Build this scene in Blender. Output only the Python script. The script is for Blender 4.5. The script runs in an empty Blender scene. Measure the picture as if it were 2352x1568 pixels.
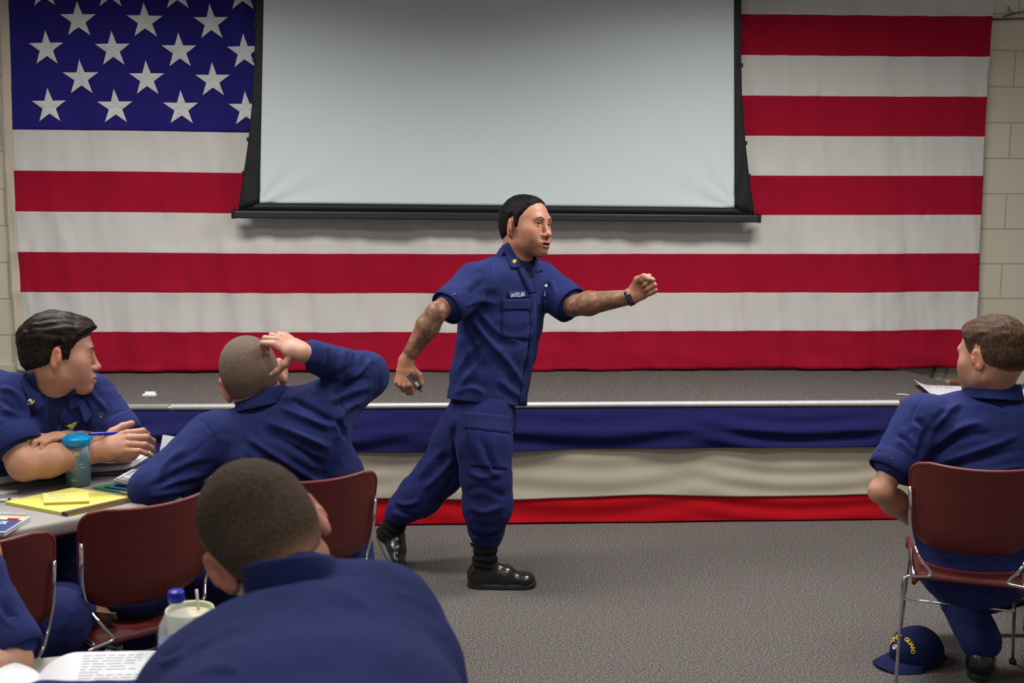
import bpy, math, random
import numpy as np
from mathutils import Vector, Matrix
from mathutils.bvhtree import BVHTree

SC = bpy.context.scene
COL = SC.collection
# ------------------------------------------------------------------ camera, world, lights, exposure
F = 2643.0                                   # focal length in pixels of the 2352 px wide frame
EYE = np.array([0.0, 0.0, 1.67])
cam_data = bpy.data.cameras.new('camera')
cam_data.sensor_width = 36.0
cam_data.lens = F / 2352 * 36.0
cam_data.clip_start = 0.05
cam_data.dof.use_dof = True
cam_data.dof.focus_distance = 4.9
cam_data.dof.aperture_fstop = 6.3
cam = bpy.data.objects.new('camera', cam_data)
COL.objects.link(cam)
CAMROT = Matrix.Rotation(math.radians(-3.3), 3, 'Z') @ Matrix.Rotation(math.radians(90 - 7.8), 3, 'X') @ Matrix.Rotation(math.radians(0.3), 3, 'Z')
cam.matrix_world = Matrix.Translation(Vector(EYE)) @ CAMROT.to_4x4()
SC.camera = cam
CR = np.array(CAMROT)

world = bpy.data.worlds.new('world')
SC.world = world
world.use_nodes = True
world.node_tree.nodes['Background'].inputs[0].default_value = (1.0, 0.97, 0.93, 1)
world.node_tree.nodes['Background'].inputs[1].default_value = 0.16

def area_light(name, loc, sx, sy, power, color=(1, 0.975, 0.94), spread=180, rot=(0, 0, 0)):
    d = bpy.data.lights.new(name, 'AREA')
    d.shape = 'RECTANGLE'; d.size = sx; d.size_y = sy; d.energy = power; d.color = color
    d.spread = math.radians(spread)
    o = bpy.data.objects.new(name, d); COL.objects.link(o)
    o.location = loc; o.rotation_euler = rot
    return o
for lx, ly, pw in ((-1.5, 4.5, 45), (1.6, 4.5, 47), (-1.2, 2.9, 20), (1.3, 2.9, 18), (0.0, 0.4, 8)):
    area_light('ceiling_light', (lx, ly, 3.15), 1.2, 0.6, pw, spread=150)

SC.view_settings.view_transform = 'Standard'
SC.view_settings.look = 'None'
SC.view_settings.gamma = 1.0
SC.view_settings.use_curve_mapping = False
SC.view_settings.exposure = 0.54
try:
    SC.cycles.max_bounces = 6
    SC.cycles.use_denoising = True
except Exception:
    pass

# ------------------------------------------------------------------ measuring helpers (photo pixels -> places in the room)
def at(px, py, d):
    """point seen at pixel (px, py), d metres along the lens axis"""
    return EYE + CR @ np.array([(px - 1176.0) / F * d, -(py - 784.0) / F * d, -d])
def ray(px, py):
    return CR @ np.array([(px - 1176.0) / F, -(py - 784.0) / F, -1.0])
def on_z(px, py, z):
    r = ray(px, py); return EYE + r * ((z - EYE[2]) / r[2])
def on_y(px, py, y):
    r = ray(px, py); return EYE + r * (y / r[1])
def depth(p):
    return -(CR.T @ (np.asarray(p, float) - EYE))[2]
def pix(P):
    q = (np.asarray(P, float) - EYE) @ CR
    return np.stack([1176 + F * q[..., 0] / -q[..., 2], 784 - F * q[..., 1] / -q[..., 2]], -1)
RIGHT, UP, BACK = CR[:, 0], CR[:, 1], CR[:, 2]          # BACK points towards the camera
def nrm(v):
    v = np.asarray(v, float); return v / (np.linalg.norm(v) + 1e-12)

# ------------------------------------------------------------------ objects
def root_loc(o):
    p = np.zeros(3)
    while o is not None:
        p += np.array(o.location); o = o.parent
    return p
def link(name, me, parent=None):
    o = bpy.data.objects.new(name, me); COL.objects.link(o)
    if parent is not None: o.parent = parent
    return o
def mesh(name, V, Fc, mats, parent=None, smooth=True, mi=None, local=False, attrs=None, bevel=0, subd=0, solid=0, solid_off=0, weighted=False):
    """one mesh object; V in room coordinates unless local"""
    V = np.asarray(V, float)
    if parent is not None and not local: V = V - root_loc(parent)
    me = bpy.data.meshes.new(name)
    if isinstance(Fc, np.ndarray):
        n, k = Fc.shape
        me.vertices.add(len(V)); me.vertices.foreach_set('co', V.astype(np.float32).ravel())
        me.loops.add(n * k); me.loops.foreach_set('vertex_index', Fc.astype(np.int32).ravel())
        me.polygons.add(n); me.polygons.foreach_set('loop_start', np.arange(0, n * k, k, dtype=np.int32))
        me.update(calc_edges=True)
    else:
        me.from_pydata([tuple(v) for v in V], [], [tuple(int(i) for i in f) for f in Fc]); me.update()
    if not isinstance(mats, (list, tuple)): mats = [mats]
    for m in mats: me.materials.append(m)
    if mi is not None: me.polygons.foreach_set('material_index', np.asarray(mi, dtype=np.int32))
    me.polygons.foreach_set('use_smooth', np.full(len(me.polygons), bool(smooth)))
    if attrs:
        for k, a in attrs.items():
            a = np.asarray(a, np.float32)
            if a.ndim == 2:
                c = np.ones((len(V), 4), np.float32); c[:, :a.shape[1]] = a
                me.attributes.new(k, 'FLOAT_COLOR', 'POINT').data.foreach_set('color', c.ravel())
            else:
                me.attributes.new(k, 'FLOAT', 'POINT').data.foreach_set('value', a)
    o = link(name, me, parent)
    if solid:
        m = o.modifiers.new('thickness', 'SOLIDIFY'); m.thickness = solid; m.offset = solid_off
    if bevel:
        m = o.modifiers.new('bevel', 'BEVEL'); m.width = bevel; m.segments = 3; m.limit_method = 'ANGLE'; m.angle_limit = math.radians(40)
    if subd:
        m = o.modifiers.new('subd', 'SUBSURF'); m.levels = subd; m.render_levels = subd
    return o
def thing(name, label, cat, loc=(0, 0, 0), rz=0.0, group=None):
    o = bpy.data.objects.new(name, None); COL.objects.link(o)
    o.location = tuple(float(x) for x in loc); o.rotation_euler = (0, 0, rz)
    o.empty_display_size = 0.1
    o['label'] = label; o['category'] = cat
    if group: o['group'] = group
    return o
def tag(o, label, cat, group=None):
    o['label'] = label; o['category'] = cat
    if group: o['group'] = group
    return o
def structure(o):
    o['kind'] = 'structure'; return o

class MB:
    """collects simple shapes into one mesh"""
    def __init__(s): s.V = []; s.F = []; s.M = []
    def add(s, V, Fc, m=0):
        n = len(s.V); s.V += [tuple(v) for v in V]; s.F += [tuple(i + n for i in f) for f in Fc]; s.M += [m] * len(Fc); return s
    def box(s, c, size, R=None, m=0):
        c = np.asarray(c, float); h = np.asarray(size, float) / 2
        R = np.eye(3) if R is None else np.asarray(R)
        V = [c + R @ (h * np.array(k)) for k in ((-1,-1,-1),(1,-1,-1),(1,1,-1),(-1,1,-1),(-1,-1,1),(1,-1,1),(1,1,1),(-1,1,1))]
        return s.add(V, [(0,3,2,1),(4,5,6,7),(0,1,5,4),(1,2,6,5),(2,3,7,6),(3,0,4,7)], m)
    def tube(s, pts, r, n=10, m=0, cap=True):
        pts = np.asarray(pts, float); k = len(pts)
        rr = np.full(k, r) if np.isscalar(r) else np.asarray(r, float)
        T = np.gradient(pts, axis=0); T /= np.linalg.norm(T, axis=1)[:, None] + 1e-12
        u = np.cross(T[0], (0, 0, 1)); u = np.cross(T[0], (1, 0, 0)) if np.linalg.norm(u) < .1 else u
        u = nrm(u); V = []
        for i in range(k):
            u = nrm(u - T[i] * (u @ T[i])); w = np.cross(T[i], u)
            for j in range(n):
                a = 2 * math.pi * j / n
                V.append(pts[i] + rr[i] * (math.cos(a) * u + math.sin(a) * w))
        Fc = [(i*n+j, i*n+(j+1)%n, (i+1)*n+(j+1)%n, (i+1)*n+j) for i in range(k-1) for j in range(n)]
        if cap: Fc += [tuple(range(n-1, -1, -1)), tuple((k-1)*n + j for j in range(n))]
        return s.add(V, Fc, m)
    def lathe(s, prof, c=(0,0,0), n=32, m=0, R=None):
        R = np.eye(3) if R is None else np.asarray(R)
        V = [np.asarray(c) + R @ np.array([r*math.cos(2*math.pi*j/n), r*math.sin(2*math.pi*j/n), z]) for r, z in prof for j in range(n)]
        Fc = [(i*n+j, i*n+(j+1)%n, (i+1)*n+(j+1)%n, (i+1)*n+j) for i in range(len(prof)-1) for j in range(n)]
        return s.add(V, Fc, m)
    def prism(s, poly, z0, z1, m=0):
        n = len(poly)
        V = [(x, y, z0) for x, y in poly] + [(x, y, z1) for x, y in poly]
        Fc = [tuple(range(n-1, -1, -1)), tuple(range(n, 2*n))] + [(i, (i+1)%n, n+(i+1)%n, n+i) for i in range(n)]
        return s.add(V, Fc, m)
    def grid(s, fn, nu, nv, m=0):
        V = [fn(i/nu, j/nv) for j in range(nv+1) for i in range(nu+1)]
        Fc = [(j*(nu+1)+i, j*(nu+1)+i+1, (j+1)*(nu+1)+i+1, (j+1)*(nu+1)+i) for j in range(nv) for i in range(nu)]
        return s.add(V, Fc, m)
    def build(s, name, mats, parent=None, **kw):
        return mesh(name, s.V, s.F, mats, parent, mi=s.M, **kw)
def smooth_path(pts, n=8):
    """Catmull-Rom through pts"""
    p = np.asarray(pts, float); p = np.vstack([2*p[0]-p[1], p, 2*p[-1]-p[-2]]); out = []
    for i in range(1, len(p)-2):
        for t in np.linspace(0, 1, n, endpoint=False):
            out.append(.5*((2*p[i]) + (-p[i-1]+p[i+1])*t + (2*p[i-1]-5*p[i]+4*p[i+1]-p[i+2])*t*t + (-p[i-1]+3*p[i]-3*p[i+1]+p[i+2])*t**3))
    out.append(p[-2]); return np.array(out)
def fillet(pts, r, n=6):
    """polyline with rounded corners"""
    p = [np.asarray(q, float) for q in pts]; out = [p[0]]
    for i in range(1, len(p)-1):
        a, b = nrm(p[i-1]-p[i]), nrm(p[i+1]-p[i]); rr = min(r, .45*np.linalg.norm(p[i-1]-p[i]), .45*np.linalg.norm(p[i+1]-p[i]))
        A, B = p[i]+a*rr, p[i]+b*rr
        for t in np.linspace(0, 1, n): out.append((1-t)**2*A + 2*t*(1-t)*p[i] + t*t*B)
    out.append(p[-1]); return np.array(out)

# ------------------------------------------------------------------ numpy gradient noise
_rng = np.random.RandomState(7)
_perm = np.tile(_rng.permutation(256), 3)
_grad = nrm(_rng.randn(256, 3).T).T if False else (lambda g: g/np.linalg.norm(g, axis=1)[:, None])(_rng.randn(256, 3))
def noise3(P, scale=1.0, seed=0):
    P = np.asarray(P, float) * scale + seed * 17.31
    i = np.floor(P).astype(int); f = P - i; u = f*f*f*(f*(f*6-15)+10); i &= 255
    def g(dx, dy, dz):
        h = _perm[_perm[_perm[i[:, 0]+dx] + i[:, 1]+dy] + i[:, 2]+dz]
        return (_grad[h] * (f - np.array([dx, dy, dz]))).sum(1)
    l = lambda a, b, t: a + (b-a)*t
    x0 = l(l(g(0,0,0), g(1,0,0), u[:,0]), l(g(0,1,0), g(1,1,0), u[:,0]), u[:,1])
    x1 = l(l(g(0,0,1), g(1,0,1), u[:,0]), l(g(0,1,1), g(1,1,1), u[:,0]), u[:,1])
    return l(x0, x1, u[:,2])

# ------------------------------------------------------------------ materials
def srgb(r, g, b):
    f = lambda c: (c/255/12.92) if c/255 <= .04045 else ((c/255+.055)/1.055)**2.4
    return (f(r), f(g), f(b), 1.0)
class NT:
    def __init__(s, m): s.m = m; s.t = m.node_tree; s.n = s.t.nodes; s.l = s.t.links; s.b = s.n['Principled BSDF']
    def new(s, typ, **kw):
        n = s.n.new(typ)
        for k, v in kw.items():
            if k in n.inputs: n.inputs[k].default_value = v
            else: setattr(n, k, v)
        return n
    def link(s, a, b): s.l.new(a, b)
    def coords(s, kind='Object', scale=(1, 1, 1)):
        tc = s.new('ShaderNodeTexCoord'); mp = s.new('ShaderNodeMapping'); mp.inputs['Scale'].default_value = scale
        s.link(tc.outputs[kind], mp.inputs['Vector']); return mp.outputs['Vector']
    def noise(s, vec, scale, detail=2, rough=.5):
        n = s.new('ShaderNodeTexNoise'); n.inputs['Scale'].default_value = scale; n.inputs['Detail'].default_value = detail; n.inputs['Roughness'].default_value = rough
        s.link(vec, n.inputs['Vector']); return n.outputs['Fac']
    def ramp(s, fac, stops):
        r = s.new('ShaderNodeValToRGB'); e = r.color_ramp.elements
        while len(e) < len(stops): e.new(.5)
        for k, (p, c) in enumerate(stops): e[k].position = p; e[k].color = c
        s.link(fac, r.inputs['Fac']); return r.outputs['Color']
    def mix(s, fac, a, b, mode='MIX'):
        n = s.new('ShaderNodeMix'); n.data_type = 'RGBA'; n.blend_type = mode
        for sock, v in ((n.inputs[0], fac), (n.inputs[6], a), (n.inputs[7], b)):
            if hasattr(v, 'is_linked'): s.link(v, sock)
            else: sock.default_value = v
        return n.outputs[2]
    def bump(s, h, strength=.3, dist=.002):
        b = s.new('ShaderNodeBump'); b.inputs['Strength'].default_value = strength; b.inputs['Distance'].default_value = dist
        s.link(h, b.inputs['Height']); s.link(b.outputs['Normal'], s.b.inputs['Normal']); return b
def mat(name, color, rough=.6, metal=0.0, var=0.0, var_scale=8.0, bump=0.0, bump_scale=80.0, spec=.5, coat=0.0, **kw):
    m = bpy.data.materials.new(name); m.use_nodes = True; t = NT(m)
    t.b.inputs['Roughness'].default_value = rough; t.b.inputs['Metallic'].default_value = metal
    t.b.inputs['Specular IOR Level'].default_value = spec; t.b.inputs['Coat Weight'].default_value = coat
    for k, v in kw.items(): t.b.inputs[k.replace('_', ' ')].default_value = v
    t.b.inputs['Base Color'].default_value = color
    vec = t.coords()
    n = t.noise(vec, var_scale, 4)
    a = tuple(c*(1-var) for c in color[:3]) + (1,); b = tuple(min(1, c*(1+var)) for c in color[:3]) + (1,)
    t.link(t.ramp(n, [(.3, a), (.7, b)]), t.b.inputs['Base Color'])
    if bump: t.bump(t.noise(vec, bump_scale, 3), bump, .002)
    return m
def cloth_mat(name, color, weave=900.0, var=.18, bump=.6, rough=.9, sheen=.12):
    m = mat(name, color, rough, spec=.15); t = NT(m)
    vec = t.coords()
    n = t.mix(.5, t.noise(vec, 5.0, 4), t.noise(vec, weave, 1))
    a = tuple(c*(1-var) for c in color[:3]) + (1,); b = tuple(min(1, c*(1+var)) for c in color[:3]) + (1,)
    t.link(t.ramp(n, [(.3, a), (.7, b)]), t.b.inputs['Base Color'])
    t.bump(t.noise(vec, weave, 2), bump, .0006)
    t.b.inputs['Sheen Weight'].default_value = sheen; t.b.inputs['Sheen Roughness'].default_value = .5
    t.b.inputs['Sheen Tint'].default_value = tuple(min(1, c**.5) for c in color[:3]) + (1,)
    return m
# ================================================================== the room
M = {}
m = mat('carpet', srgb(112, 106, 104), .95, spec=.1); t = NT(m); v = t.coords()
fl = t.mix(.55, t.noise(v, 140, 2, .7), t.noise(v, 330, 1, .6))
t.link(t.ramp(fl, [(.36, srgb(28, 26, 26)), (.47, srgb(78, 74, 72)), (.55, srgb(103, 98, 95)), (.66, srgb(168, 162, 157))]), t.b.inputs['Base Color'])
t.bump(fl, .6, .004); M['carpet'] = m
m = mat('painted_block', srgb(186, 177, 158), .6, spec=.3); t = NT(m)
tc = t.new('ShaderNodeTexCoord'); sp = t.new('ShaderNodeSeparateXYZ'); cb = t.new('ShaderNodeCombineXYZ')
t.link(tc.outputs['Object'], sp.inputs[0]); t.link(sp.outputs['X'], cb.inputs['X']); t.link(sp.outputs['Z'], cb.inputs['Y'])
br = t.new('ShaderNodeTexBrick'); br.inputs['Scale'].default_value = 1.0; br.inputs['Brick Width'].default_value = .4064
br.inputs['Row Height'].default_value = .2032; br.inputs['Mortar Size'].default_value = .005; br.inputs['Mortar Smooth'].default_value = .6
br.inputs['Color1'].default_value = srgb(212, 203, 183); br.inputs['Color2'].default_value = srgb(206, 197, 178); br.inputs['Mortar'].default_value = srgb(178, 168, 150)
t.link(cb.outputs[0], br.inputs['Vector']); t.link(br.outputs['Color'], t.b.inputs['Base Color'])
h = t.mix(.12, br.outputs['Fac'], t.noise(tc.outputs['Object'], 60, 3)); b_ = t.bump(h, .5, .006); b_.invert = True
M['block'] = m
M['ceiling_tile'] = mat('ceiling_tile', srgb(200, 198, 192), .9)

YW = 6.56                                    # the block wall
o = structure(mesh('floor', [(-4.5, -1.5, 0), (4.5, -1.5, 0), (4.5, 6.7, 0), (-4.5, 6.7, 0)], [(0, 1, 2, 3)], M['carpet'], smooth=False))
mb = MB(); mb.box((0, YW + .1, 1.85), (9.0, .2, 3.7)); structure(mb.build('wall_back', M['block'], smooth=False))
mb = MB(); mb.box((0, 2.6, 3.75), (9.0, 8.2, .1)); structure(mb.build('ceiling', M['ceiling_tile'], smooth=False))
M['offwhite'] = mat('offwhite_paint', srgb(205, 196, 172), .5)
mb = MB(); mb.box((-.2, YW - .012, .625), (4.9, .024, .05)); structure(mb.build('baseboard_back', M['offwhite'], smooth=False, bevel=.004))

# ------------------------------------------------------------------ stage
SY, SZ = 5.55, .606                          # front edge and height
stage = thing('stage', 'low carpeted stage along the back wall under the big flag', 'stage', (0, SY, 0))
xr = on_z(2083, 852, SZ)[0]
p2 = on_z(2190, 882, SZ)
poly = [(-3.4, SY), (3.2, SY), (3.2, p2[1]), (p2[0], p2[1]), (xr, 6.47), (xr - .08, YW - .03), (-3.4, YW - .03)]
mb = MB(); mb.prism(poly, .02, SZ); mb.build('deck', M['carpet'], stage, smooth=False)
M['alu'] = mat('brushed_aluminium', srgb(205, 205, 203), .5, .55, var=.06, var_scale=30)
M['alu_dull'] = mat('dull_aluminium', srgb(150, 150, 150), .5, .8, var=.08, var_scale=30)
def rail(x0, x1, mt, r=.016, z=SZ - .013):
    mb = MB(); prof = [(math.sin(a)*r, math.cos(a)*r) for a in np.linspace(-.2, math.pi+.2, 10)]
    V = [(x, SY - .004 - py, z + pz) for x in (x0, x1) for py, pz in prof]; n = len(prof)
    mb.add(V, [(i, i+1, n+i+1, n+i) for i in range(n-1)] + [tuple(range(n)), tuple(range(2*n-1, n-1, -1))])
    return mb.build('edge_rail', mt, stage)
xa, xb = on_y(391, 926, SY)[0], on_y(2063, 922, SY)[0]
rail(-3.3, xa - .002, M['alu']); rail(xa + .002, xb, M['alu']); rail(xb + .004, 3.1, M['alu_dull'], .012, SZ - .016)
for px in (1799, 391):
    mb = MB(); q = on_y(px, 927, SY); mb.lathe([(0, .004), (.006, .003), (.007, 0)], (q[0], SY - .02, SZ - .013), 12, R=np.array([[1,0,0],[0,0,-1],[0,1,0]]))
    mb.build('rail_screw', M['alu'], stage)

# ------------------------------------------------------------------ bunting along the stage front
M['bunt_blue'] = cloth_mat('bunting_blue', srgb(27, 26, 78), 700, sheen=.1)
M['bunt_white'] = cloth_mat('bunting_white', srgb(186, 178, 160), 700, sheen=.1, var=.06)
M['bunt_red'] = cloth_mat('bunting_red', srgb(186, 14, 28), 700, sheen=.1, var=.1)
bunt = thing('stage_bunting', 'blue, white and red cloth bunting hung along the stage front', 'bunting', (0, SY - .03, 0))
X0, X1 = -3.3, 3.1
def swag(x, z):
    """folds that sag between the points where the cloth is pinned"""
    a = 0*x
    for k, (xc, w, f, ph) in enumerate(((-2.9, .8, 9, .2), (-1.75, .62, 11, 1.4), (-.75, .55, 10, .5), (.55, .75, 8.5, 2.0), (1.75, .55, 11, .9), (2.7, .6, 9, .1))):
        q = (x - xc)/w; env = np.exp(-(q/.9)**4)
        a += env*.011*np.sin(2*math.pi*(z*f - .75*q*q + .12*q) + ph + 2.2*noise3(np.stack([x*1.5, z*2, 0*x + k], 1), 1.0, 40))
    a += noise3(np.stack([x*2.2 + z*1.4, z*2.0, 0*x], 1), 1.0, 3)*.022 + noise3(np.stack([x*6, z*5, 0*x], 1), 1.0, 9)*.009
    return a
def band(name, ztop, zbot, base, mt, amp=1.0, nx=420, nz=40):
    xs = np.linspace(X0, X1, nx); ss = np.linspace(0, 1, nz); X, S = np.meshgrid(xs, ss)
    x = X.ravel(); s = S.ravel()
    zt = ztop(x) if callable(ztop) else np.full_like(x, ztop); zb = zbot(x) if callable(zbot) else np.full_like(x, zbot)
    z = zt + (zb - zt)*s
    hang = np.clip((SZ - .03 - z)/.10, 0, 1)
    y = SY - .03 - (base - .03)*hang - swag(x, z)*amp*hang - .01*hang
    V = np.stack([x, y, z], 1)
    i = np.arange(nx-1); j = np.arange(nz-1); I, J = np.meshgrid(i, j); a = (J*nx + I).ravel()
    Fq = np.stack([a, a + nx, a + nx + 1, a + 1], 1)
    return mesh(name, V, Fq, mt, bunt, solid=.003)
wav = lambda x, s: noise3(np.stack([x*1.3, 0*x, 0*x], 1), 1.0, s)*.02 + noise3(np.stack([x*4, 0*x, 0*x], 1), 1.0, s+1)*.008
band('red_band', .18, lambda x: .006 + np.abs(wav(x, 11))*.3, .030, M['bunt_red'], .3)
band('white_band', .40, lambda x: .135 + wav(x, 7)*.9, .038, M['bunt_white'], .22)
band('blue_band', SZ - .028, lambda x: .385 + wav(x, 2)*.5, .064, M['bunt_blue'], .85)

# ------------------------------------------------------------------ the flag
M['flag_red'] = cloth_mat('flag_red', srgb(158, 15, 44), 500, var=.1, sheen=.15)
M['flag_white'] = cloth_mat('flag_white', srgb(206, 203, 198), 500, var=.04, sheen=.1)
M['flag_blue'] = cloth_mat('flag_blue', srgb(38, 32, 112), 500, var=.1, sheen=.15)
M['star_white'] = cloth_mat('star_white', srgb(214, 214, 214), 300, var=.05, sheen=.1)
M['header'] = cloth_mat('canvas_header', srgb(200, 188, 170), 400, var=.06, sheen=.1)
FY = YW - .05
flag = thing('flag', 'huge red, white and blue flag with stars hung flat on the block wall', 'flag', (0, FY, 0))
zb = on_y(1200, 845, FY)[2]; SH = .2215
fxl, fxr = on_y(28, 400, FY)[0], on_y(2256, 400, FY)[0]
def fold(x, z):
    """drape of the cloth, metres towards the room"""
    r = ((z - zb)/SH) % 1.0
    y = noise3(np.stack([x*2.2 + z*.25, z*.35, 0*x], 1), 1.0, 21)*.03
    y += noise3(np.stack([x*7 + z*.9, z*.8, 0*x], 1), 1.0, 22)*.034 + (1 - 2*np.abs(noise3(np.stack([x*10 + z*1.2, z*.9, 0*x], 1), 1.0, 27)))*.009
    puck = np.exp(-np.minimum(r, 1-r)*5.0)
    y += np.abs(noise3(np.stack([x*9.5, z*1.5, 0*x], 1), 1.0, 24))*.030*puck
    low = np.clip(1 - (z - zb)/.2, 0, 1)
    y += low*(.012 + noise3(np.stack([x*3.5 + z*6, z*9, 0*x], 1), 1.0, 25)*.02)
    return y
def edge_l(z): return fxl + (z - 2.0)*.004 + .01*np.sin(z*3)
def edge_r(z): return fxr - .004*(z - 2.0) + .012*np.sin(z*2.1)
def flag_pt(u, z, off=0.0):
    x = edge_l(z)*(1-u) + edge_r(z)*u
    zz = z - .012*np.sin(np.pi*u) + .008*noise3(np.stack([x*1.2, 0*x, 0*x], 1), 1.0, 31) + np.clip(1 - (z - zb)/.3, 0, 1)*.008*noise3(np.stack([x*4, 0*x, 0*x], 1), 1.0, 33)
    return np.stack([x, FY - .012 - fold(x, zz) - off, zz], 1)
def cloth_grid(name, u0, u1, z0, z1, nu, rows, mt, parent, rowmat=None, off=0.0, **kw):
    us = np.linspace(u0, u1, nu); U, Z = np.meshgrid(us, rows); V = flag_pt(U.ravel(), Z.ravel(), off)
    n = len(rows); I, J = np.meshgrid(np.arange(nu-1), np.arange(n-1)); a = (J*nu + I).ravel()
    Fq = np.stack([a, a+1, a+nu+1, a+nu], 1)
    mi = None if rowmat is None else np.asarray(rowmat)[J.ravel()]
    return mesh(name, V, Fq, mt, parent, mi=mi, **kw)
SUB = 12
rows = np.concatenate([zb + SH*(k + np.linspace(0, 1, SUB, endpoint=False)) for k in range(13)] + [[zb + 13*SH]])
rm = np.repeat([k % 2 for k in range(13)], SUB)
cloth_grid('striped_field', .004, 1, 0, 0, 620, rows, [M['flag_red'], M['flag_white']], flag, rm, solid=.002)
cloth_grid('header_band', -.0045, .0045, 0, 0, 6, rows, M['header'], flag, off=.002, solid=.003)
crow = np.linspace(zb + 6*SH, zb + 13*SH, 85)
canton = cloth_grid('canton', .0048, .41, 0, 0, 250, crow, M['flag_blue'], flag, off=.003, solid=.002)
dx = (on_y(418, 242, FY)[0] - on_y(118, 242, FY)[0])/4; dz = SH*7/9.6
sx0 = on_y(118, 244, FY)[0]; sz0 = on_y(118, 244, FY)[2]
fw = edge_r(2.0) - edge_l(2.0)
for r in range(6):
    for c in range(4):
        cx = sx0 + dx*(2*c + (r % 2)); cz = sz0 + r*(on_y(188, 178, FY)[2] - on_y(118, 243, FY)[2])
        if cx > sx0 + dx*7.2: continue
        pts = [(0, 0)]
        for k in range(10):
            rad = .098 if k % 2 == 0 else .098*.385
            an = math.pi/2 + k*math.pi/5 + .02; pts.append((rad*math.cos(an), rad*math.sin(an)))
        # subdivide each of the ten wedges so the star follows the drape
        V = []; Fq = []
        for k in range(10):
            A, B = pts[1+k], pts[1+(k+1) % 10]; base = len(V); n = 6
            for i in range(n+1):
                for j in range(n+1-i):
                    V.append((A[0]*i/n + B[0]*j/n, A[1]*i/n + B[1]*j/n))
            idx = lambda i, j: base + sum(n+1-q for q in range(i)) + j
            for i in range(n):
                for j in range(n-i):
                    Fq.append((idx(i, j), idx(i+1, j), idx(i, j+1)))
                    if i + j < n-1: Fq.append((idx(i+1, j), idx(i+1, j+1), idx(i, j+1)))
        V = np.array(V); x = cx + V[:, 0]; z = cz + V[:, 1]
        u = (x - edge_l(z))/(edge_r(z) - edge_l(z))
        rad = np.hypot(V[:, 0], V[:, 1]); ang = np.arctan2(V[:, 1], V[:, 0]) - math.pi/2 - .02
        ridge = np.abs(((ang/(math.pi/5)) % 2) - 1)          # raised along the five points
        P = flag_pt(u, z, .007); P[:, 1] -= .004*ridge*np.clip(rad/.03, 0, 1)
        mesh('star', P, Fq, M['star_white'], canton, smooth=False)

# ------------------------------------------------------------------ projection screen
M['screen_white'] = mat('screen_white', srgb(208, 217, 222), .75, spec=.2)
M['screen_black'] = mat('screen_black', srgb(26, 26, 28), .6, var=.15, var_scale=20, spec=.3)
M['bar_black'] = mat('bar_black', srgb(44, 44, 50), .4, spec=.4)
PY = FY - .13
screen = thing('projection_screen', 'large blank white projection screen with black border lowered before the flag', 'projection screen', (0, PY, 1.5))
zt = 3.6
BL, BR = on_y(597, 466, PY), on_y(1686, 477, PY); TL, TR = on_y(606, 0, PY), on_y(1685, 0, PY)
OBL, OBR = on_y(547, 484, PY), on_y(1733, 494, PY)
TLx, TRx = TL[0], TR[0]
zs = BL[2]
def wr(x, z):
    """soft pulls that fan out from the two lower corners"""
    out = np.zeros_like(x)
    for cx, sgn in ((BL[0] - .03, 1), (BR[0] + .03, -1)):
        dx_, dz_ = (x - cx)*sgn, z - zs + .03
        a = np.arctan2(dz_, np.maximum(dx_, 1e-4)); r = np.hypot(dx_, dz_)
        out += .005*np.sin(a*13 + .6)*np.exp(-r/.28)*np.clip(r/.08, 0, 1)
    return out
us = np.linspace(0, 1, 160); vs = np.linspace(0, 1, 140); U, Vv = np.meshgrid(us, vs); U = U.ravel(); Vv = Vv.ravel()
zlow = BL[2]*(1-U) + BR[2]*U; z = zlow + (zt - zlow)*Vv
xl = BL[0] + (TLx - BL[0])*np.clip((z - zs)/(TL[2] - zs), 0, 1.4); xr_ = BR[0] + (TRx - BR[0])*np.clip((z - zs)/(TR[2] - zs), 0, 1.4)
x = xl*(1-U) + xr_*U
I, J = np.meshgrid(np.arange(159), np.arange(139)); a = (J*160 + I).ravel()
mesh('screen_surface', np.stack([x, PY - .006 - wr(x, z), z], 1), np.stack([a, a+1, a+161, a+160], 1), M['screen_white'], screen, solid=.002)
# black border, its free edges curving in as tensioned screens do
def outer(px_tab, z):
    return np.interp(z, [p[1] for p in px_tab], [p[0] for p in px_tab])
Ltab = sorted([(on_y(px, py, PY)[0], on_y(px, py, PY)[2]) for px, py in ((547, 484), (558, 410), (570, 330), (579, 240), (585, 120), (587, 0))], key=lambda q: q[1])
Rtab = sorted([(on_y(px, py, PY)[0], on_y(px, py, PY)[2]) for px, py in ((1733, 494), (1722, 420), (1712, 330), (1704, 230), (1702, 140), (1702, 0))], key=lambda q: q[1])
zz = np.linspace(0, 1, 60)
V = []; Fq = []
for side, tab in ((0, Ltab), (1, Rtab)):
    base = len(V)
    for s in zz:
        zo = tab[0][1] + (zt - tab[0][1])*s
        xo = outer(tab, np.array([zo]))[0] if zo < tab[-1][1] else tab[-1][0]
        zi = (BL[2] if side == 0 else BR[2]); zin = zi + (zt - zi)*s
        xi = (BL[0] + (TLx - BL[0])*min(1.4, (zin - zs)/(TL[2] - zs))) if side == 0 else (BR[0] + (TRx - BR[0])*min(1.4, (zin - zs)/(TR[2] - zs)))
        for k in range(7):
            t_ = k/6; xx = xo + (xi - xo)*t_; z_ = zo + (zin - zo)*t_
            yy = PY - .004 - .006*math.sin(t_*9 + z_*26)*math.exp(-(z_ - zs)/.25)*math.sin(t_*math.pi)
            V.append((xx, yy, z_))
    for i in range(59):
        for k in range(6):
            q = base + i*7 + k; Fq.append((q, q+1, q+8, q+7))
base = len(V)                                  # lower strip
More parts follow.
